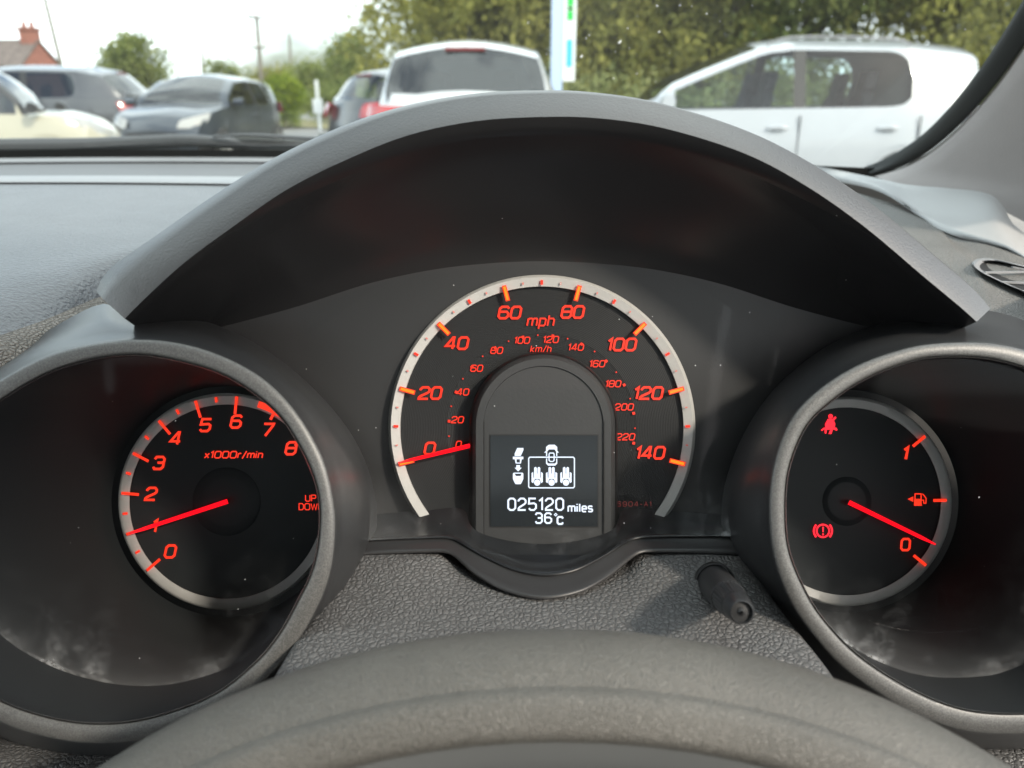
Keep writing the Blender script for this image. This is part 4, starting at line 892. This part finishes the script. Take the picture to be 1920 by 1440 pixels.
# ---------------- trees and bushes
def leaves(blobs, n, size, squash=1.0):
    """leaf quads gathered in clumps through the given ellipsoids"""
    tot = sum(b_[3] * b_[4] * b_[5] for b_ in blobs) ; V = []
    cs = []
    for (x, y, z, rx, ry, rz) in blobs:
        m_ = max(4, int(n / 30 * rx * ry * rz / tot)); d = rng.normal(size=(m_, 3)); d /= np.linalg.norm(d, axis=1)[:, None]
        rr = rng.uniform(.35, 1.0, m_) ** .6; cs.append(np.array((x, y, z)) + d * rr[:, None] * np.array((rx, ry, rz)))
    cs = np.vstack(cs); per = max(1, n // len(cs))
    ctr = np.repeat(cs, per, axis=0) + rng.normal(size=(len(cs) * per, 3)) * size * 2.2
    N = len(ctr); a = rng.normal(size=(N, 3)); a /= np.linalg.norm(a, axis=1)[:, None]; b_ = rng.normal(size=(N, 3)); b_ -= a * (a * b_).sum(1)[:, None]; b_ /= np.linalg.norm(b_, axis=1)[:, None]
    s = size * rng.uniform(.6, 1.3, N)[:, None]
    q = np.stack([ctr - a * s, ctr + b_ * s * .55, ctr + a * s, ctr - b_ * s * .55], 1).reshape(-1, 3)
    q[:, 2] = np.maximum(q[:, 2], .07)
    return q, np.arange(N * 4).reshape(-1, 4)
def leaf_obj(name, blobs, n, size, mat, parent, kind=None):
    q, f = leaves(blobs, n, size); o_ = np.array(blobs[0][:3]); me = bpy.data.meshes.new(name)
    me.vertices.add(len(q)); me.vertices.foreach_set('co', (q - o_).ravel()); me.loops.add(f.size); me.loops.foreach_set('vertex_index', f.ravel().astype(np.int32))
    me.polygons.add(len(f)); me.polygons.foreach_set('loop_start', np.arange(0, f.size, 4, dtype=np.int32)); me.polygons.foreach_set('loop_total', np.full(len(f), 4, dtype=np.int32)); me.update(); me.validate()
    me.materials.append(MATS[mat]); o = bpy.data.objects.new(name, me); COL.objects.link(o); M = Matrix.Translation(Vector(o_)); MW[o] = M
    if parent: o.parent = parent; o.matrix_basis = MW[parent].inverted() @ M
    else: o.matrix_basis = M
    return o
def tree(name, label, x, y, h, w_, mat, n, size, trunk=.12, group='trees beyond the car park', low=.25, cat='tree'):
    t_ = thing(name, label, cat, (x, y, 0), None, group)
    pts = [(x + random.uniform(-.1, .1) * k, y, h * .2 * k) for k in range(5)]
    v, f = tube(pts, [trunk, trunk * .85, trunk * .7, trunk * .5, trunk * .25], 8); mesh_obj('trunk', v, f, 'bark', t_)
    for k in range(4):
        a = random.uniform(0, 6.28); z0 = h * random.uniform(.25, .5); e = (x + math.cos(a) * w_ * .35, y + math.sin(a) * w_ * .35, z0 + h * .28)
        v, f = tube([(x, y, z0), ((x + e[0]) / 2, (y + e[1]) / 2, z0 + h * .10), e], [trunk * .5, trunk * .35, trunk * .1], 6); mesh_obj('limb', v, f, 'bark', t_)
    bl = []
    for k in range(7):
        a = 6.28 * k / 7 + random.uniform(-.4, .4); rr = w_ * .30 * random.uniform(.5, 1.1); zz = h * (low + (1 - low) * random.uniform(.2, .8))
        bl.append((x + math.cos(a) * rr, y + math.sin(a) * rr, zz, w_ * random.uniform(.22, .34), w_ * random.uniform(.22, .34), h * (1 - low) * random.uniform(.20, .30)))
    bl.append((x, y, h * (low + (1 - low) * .62), w_ * .32, w_ * .32, h * (1 - low) * .38))
    leaf_obj('crown', bl, n, size, mat, t_); return t_
names = ['olive leaved tree edging the sky above the white hatchback', 'yellowish leafy tree right behind the white sign post', 'leafy olive tree right of the sign post', 'tall green tree above the bonnet of the silver car', 'yellow green tree above the roof rails of the silver car', 'dense green tree behind the rear of the silver car', 'dark green tree at the right edge behind the pillar']
for k, (x, y, h, w_, mt) in enumerate([(-.9, 21, 7.5, 5.5, 'leaf_olive'), (1.9, 20.5, 7.0, 5.0, 'leaf_olive'), (4.2, 20, 7.2, 5.0, 'leaf_olive'), (7.0, 19.5, 7.5, 5.5, 'leaf_green'), (9.6, 19, 7.0, 5.9, 'leaf_olive'), (12.4, 18.5, 7.2, 6.0, 'leaf_green'), (15.4, 18, 7.5, 6, 'leaf_green')]):
    tree('tree', names[k], x, y, h, w_, mt, 34000, .085, .16, low=.0)
hd = leaf_obj('bramble_bank', [(x, 15.9 - .06 * x + random.uniform(-.3, .3), .65, 1.0, .8, random.uniform(.65, .95)) for x in np.arange(.6, 16, 1.1)], 26000, .065, 'leaf_bank', None)
setp(hd, 'pale green bramble bank growing along the car park edge', 'undergrowth', None, 'stuff')
tree('tree', 'round green tree standing alone behind the dark cars', *G(257, 150, 42)[:2], 4.1, 3.6, 'leaf_green', 7000, .11, .15, low=.12)
tree('tree', 'rounded green tree between the utility poles and the big trees', *G(655, 150, 44)[:2], 4.3, 3.4, 'leaf_green', 7000, .11, .15, low=.05)
tree('tree', 'low tree in the far row left of the tall utility pole', *G(425, 150, 60)[:2], 3.6, 3.0, 'leaf_green', 4000, .13, .15, low=.02)
tree('tree', 'low olive tree in the far row right of the tall utility pole', *G(505, 150, 58)[:2], 3.1, 3.6, 'leaf_olive', 4000, .13, .15, low=.02)
tree('tree', 'far green tree low beside the white post', *G(590, 150, 56)[:2], 3.4, 3.0, 'leaf_green', 4000, .13, .15, low=.02)
tree('bush', 'bright yellow green round bush behind the dark blue hatchback', *G(527, 180, 30)[:2], 1.75, 1.9, 'leaf_bright', 5000, .07, .06, low=.05, cat='bush', group='bushes')
tree('bush', 'dull green bush below the rounded tree', *G(640, 190, 36)[:2], 1.5, 3.4, 'leaf_green', 5000, .08, .06, low=.05, cat='bush', group='bushes')
tree('bush', 'low hedge bush left of the bright bush', *G(455, 180, 40)[:2], 1.7, 4.5, 'leaf_olive', 5000, .09, .06, low=.05, cat='bush', group='bushes')

# ---------------- house
gx = G(40, 118, 46)[0]; lx = gx - 11; ez = G(40, 119, 46)[2]; rz = G(70, 79, 48)[2]; YN, YF, YM = 46.0, 49.9, 47.95
hs = thing('brick_house', 'red brick gabled house with chimney at the far left', 'house', ((lx + gx) / 2, YM, 0))
v = [(lx, YN, 0), (gx, YN, 0), (gx, YF, 0), (lx, YF, 0), (lx, YN, ez), (gx, YN, ez), (gx, YF, ez), (lx, YF, ez), (lx, YM, rz), (gx, YM, rz)]
mesh_obj('wall', v, [(0, 1, 5, 4), (1, 2, 6, 9, 5), (2, 3, 7, 6), (3, 0, 4, 8, 7)], 'brick', hs, smooth=False)
def slab(a, b_, c, d, th):
    q = [np.array(x, float) for x in (a, b_, c, d)]; return [*q, *[x + np.array((0, 0, th)) for x in q]], [(3, 2, 1, 0), (4, 5, 6, 7), (0, 1, 5, 4), (1, 2, 6, 5), (2, 3, 7, 6), (3, 0, 4, 7)]
for ye in (YN - .3, YF + .3):
    v, f = slab((lx - .2, ye, ez - .22), (gx + .12, ye, ez - .22), (gx + .12, YM, rz + .02), (lx - .2, YM, rz + .02), .12); mesh_obj('roof', v, f, 'roof_tile', hs, smooth=False)
cx_ = gx - .35; ct = G(63, 56, YM)[2]
ch = mesh_obj('chimney', *box(cx_, YM, (ct + rz) / 2 - .3, .75, .8, ct - rz + .6), 'brick', hs, smooth=False)
mesh_obj('chimney_cap', *box(cx_, YM, ct + .05, .92, .97, .14), 'brick', ch, smooth=False)
for dx in (-.22, .22):
    v, f = tube([(cx_ + dx, YM, ct + .1), (cx_ + dx, YM, ct + .45)], [.13, .10], 8); mesh_obj('chimney_pot', v, f, 'brick', ch)
for wx in np.linspace(lx + 1.2, gx - 1.4, 4):
    wn = mesh_obj('window', *box(wx, YN - .01, 1.2, 1.0, .06, 1.0), 'black_trim', hs, smooth=False); mesh_obj('frame', *box(wx, YN - .05, 1.2, .06, .06, 1.0), 'white_panel', wn, smooth=False)
fl = thing('outbuilding', 'low grey flat roofed building right of the brick house', 'building', (*G(150, 130, 50)[:2], 0))
bx0, bx1 = G(118, 125, 50)[0], G(176, 125, 50)[0]; bz = G(150, 124, 50)[2]
mesh_obj('wall', *box((bx0 + bx1) / 2, 51, bz / 2 - .1, bx1 - bx0, 2, bz - .2), 'render_wall', fl, smooth=False); mesh_obj('flat_roof', *box((bx0 + bx1) / 2, 51, bz - .1, bx1 - bx0 + .3, 2.3, .18), 'roof_tile', fl, smooth=False)

# ---------------- poles, wires, sign post, marker
def pole(label, px0, py0, px1, py1, Y, r_, arms=()):
    b_ = G(px1, py1, Y); tp = G(px0, py0, Y); base = np.array(b_) + (np.array(b_) - np.array(tp)) * (b_[2] / max(.1, tp[2] - b_[2]))
    base = np.array((base[0], Y, 0.0))
    p = thing('utility_pole', label, 'pole', base, None, 'poles behind the car park')
    tp = np.array(tp); v, f = tube([base, (base + tp) / 2, tp], [r_, r_ * .9, r_ * .75], 8); mesh_obj('post', v, f, 'pole_wood', p)
    for (fz, wd) in arms:
        c = base + (tp - base) * fz; am = mesh_obj('crossarm', *box(c[0], Y - .1, c[2], wd, .12, .12), 'pole_wood', p, smooth=False)
        for s in (-.45, 0, .45): v, f = tube([(c[0] + s * wd, Y - .1, c[2] + .06), (c[0] + s * wd, Y - .1, c[2] + .28)], [.05, .04], 6); mesh_obj('insulator', v, f, 'render_wall', am)
    return tp
pA = pole('thin leaning wooden pole rising out of the top beside the brick house', 70, -60, 113, 115, 40, .11)
pB = pole('tall utility pole with two crossarms behind the dark blue hatchback', 481, 30, 488, 125, 48, .14, ((.985, .95), (.70, .8)))
pC = pole('short far pole left of the tall utility pole', 379, 85, 381, 135, 60, .12); pD = pole('faint far pole right of the tall utility pole', 542, 62, 546, 135, 70, .13)
w_ = thing('overhead_wire', 'thin wire sagging between the leaning pole and the tall pole', 'wire', pA)
mid_ = (pA + pB) / 2 - np.array((0, 0, .35)); v, f = tube(catmull([pA + np.array((0, 0, -.6)), mid_, pB], 16), .018, 4); mesh_obj('cable', v, f, 'rubber', w_)
sg = thing('sign_post', 'tall white sign post with green and blue panels behind the white hatchback', 'sign', (G(1055, 160, 11.6)[0], 11.6, 0))
X = lambda px, py: G(px, py, 11.6)
a_, b2 = X(1034, 60)[0], X(1079, 60)[0]; zb_ = X(1050, 152)[2]; wd = b2 - a_; sx0 = X(1055.5, 60)[0]
mesh_obj('edge_column', *box((a_ + sx0) / 2, 11.62, 1.9, sx0 - a_, .16, 3.8), 'pale_blue', sg, smooth=False)
pn = mesh_obj('panel', *box((sx0 + b2) / 2 + .002, 11.6, (zb_ + 3.8) / 2, b2 - sx0 - .004, .14, 3.8 - zb_), 'white_panel', sg, smooth=False)
c0, c1 = X(1062.5, 60)[0], X(1073.5, 60)[0]
for (y0, y1, mt) in ((-60, 12, 'green_panel'), (13, 21, 'dark_green'), (22, 39, 'green_panel'), (74, 126, 'blue_panel')):
    z1, z0 = X(1068, y0)[2], X(1068, y1)[2]; mesh_obj('colour_panel', *box((c0 + c1) / 2, 11.525, (z0 + z1) / 2, c1 - c0, .014, z1 - z0 - .004), mt, pn, smooth=False)
mk = thing('marker_post', 'small white post standing on the grass verge', 'post', (G(597, 200, 27)[0], 27, .06))
q = G(597, 200, 27); z1 = G(597, 150, 27)[2]; z2 = G(597, 182, 27)[2]
mesh_obj('post', *box(q[0], 27, (z1 + .06) / 2, .09, .09, z1 - .06), 'white_panel', mk, smooth=False); mesh_obj('plate', *box(q[0], 26.93, z2 - .28, .32, .03, .45), 'white_panel', mk, smooth=False)
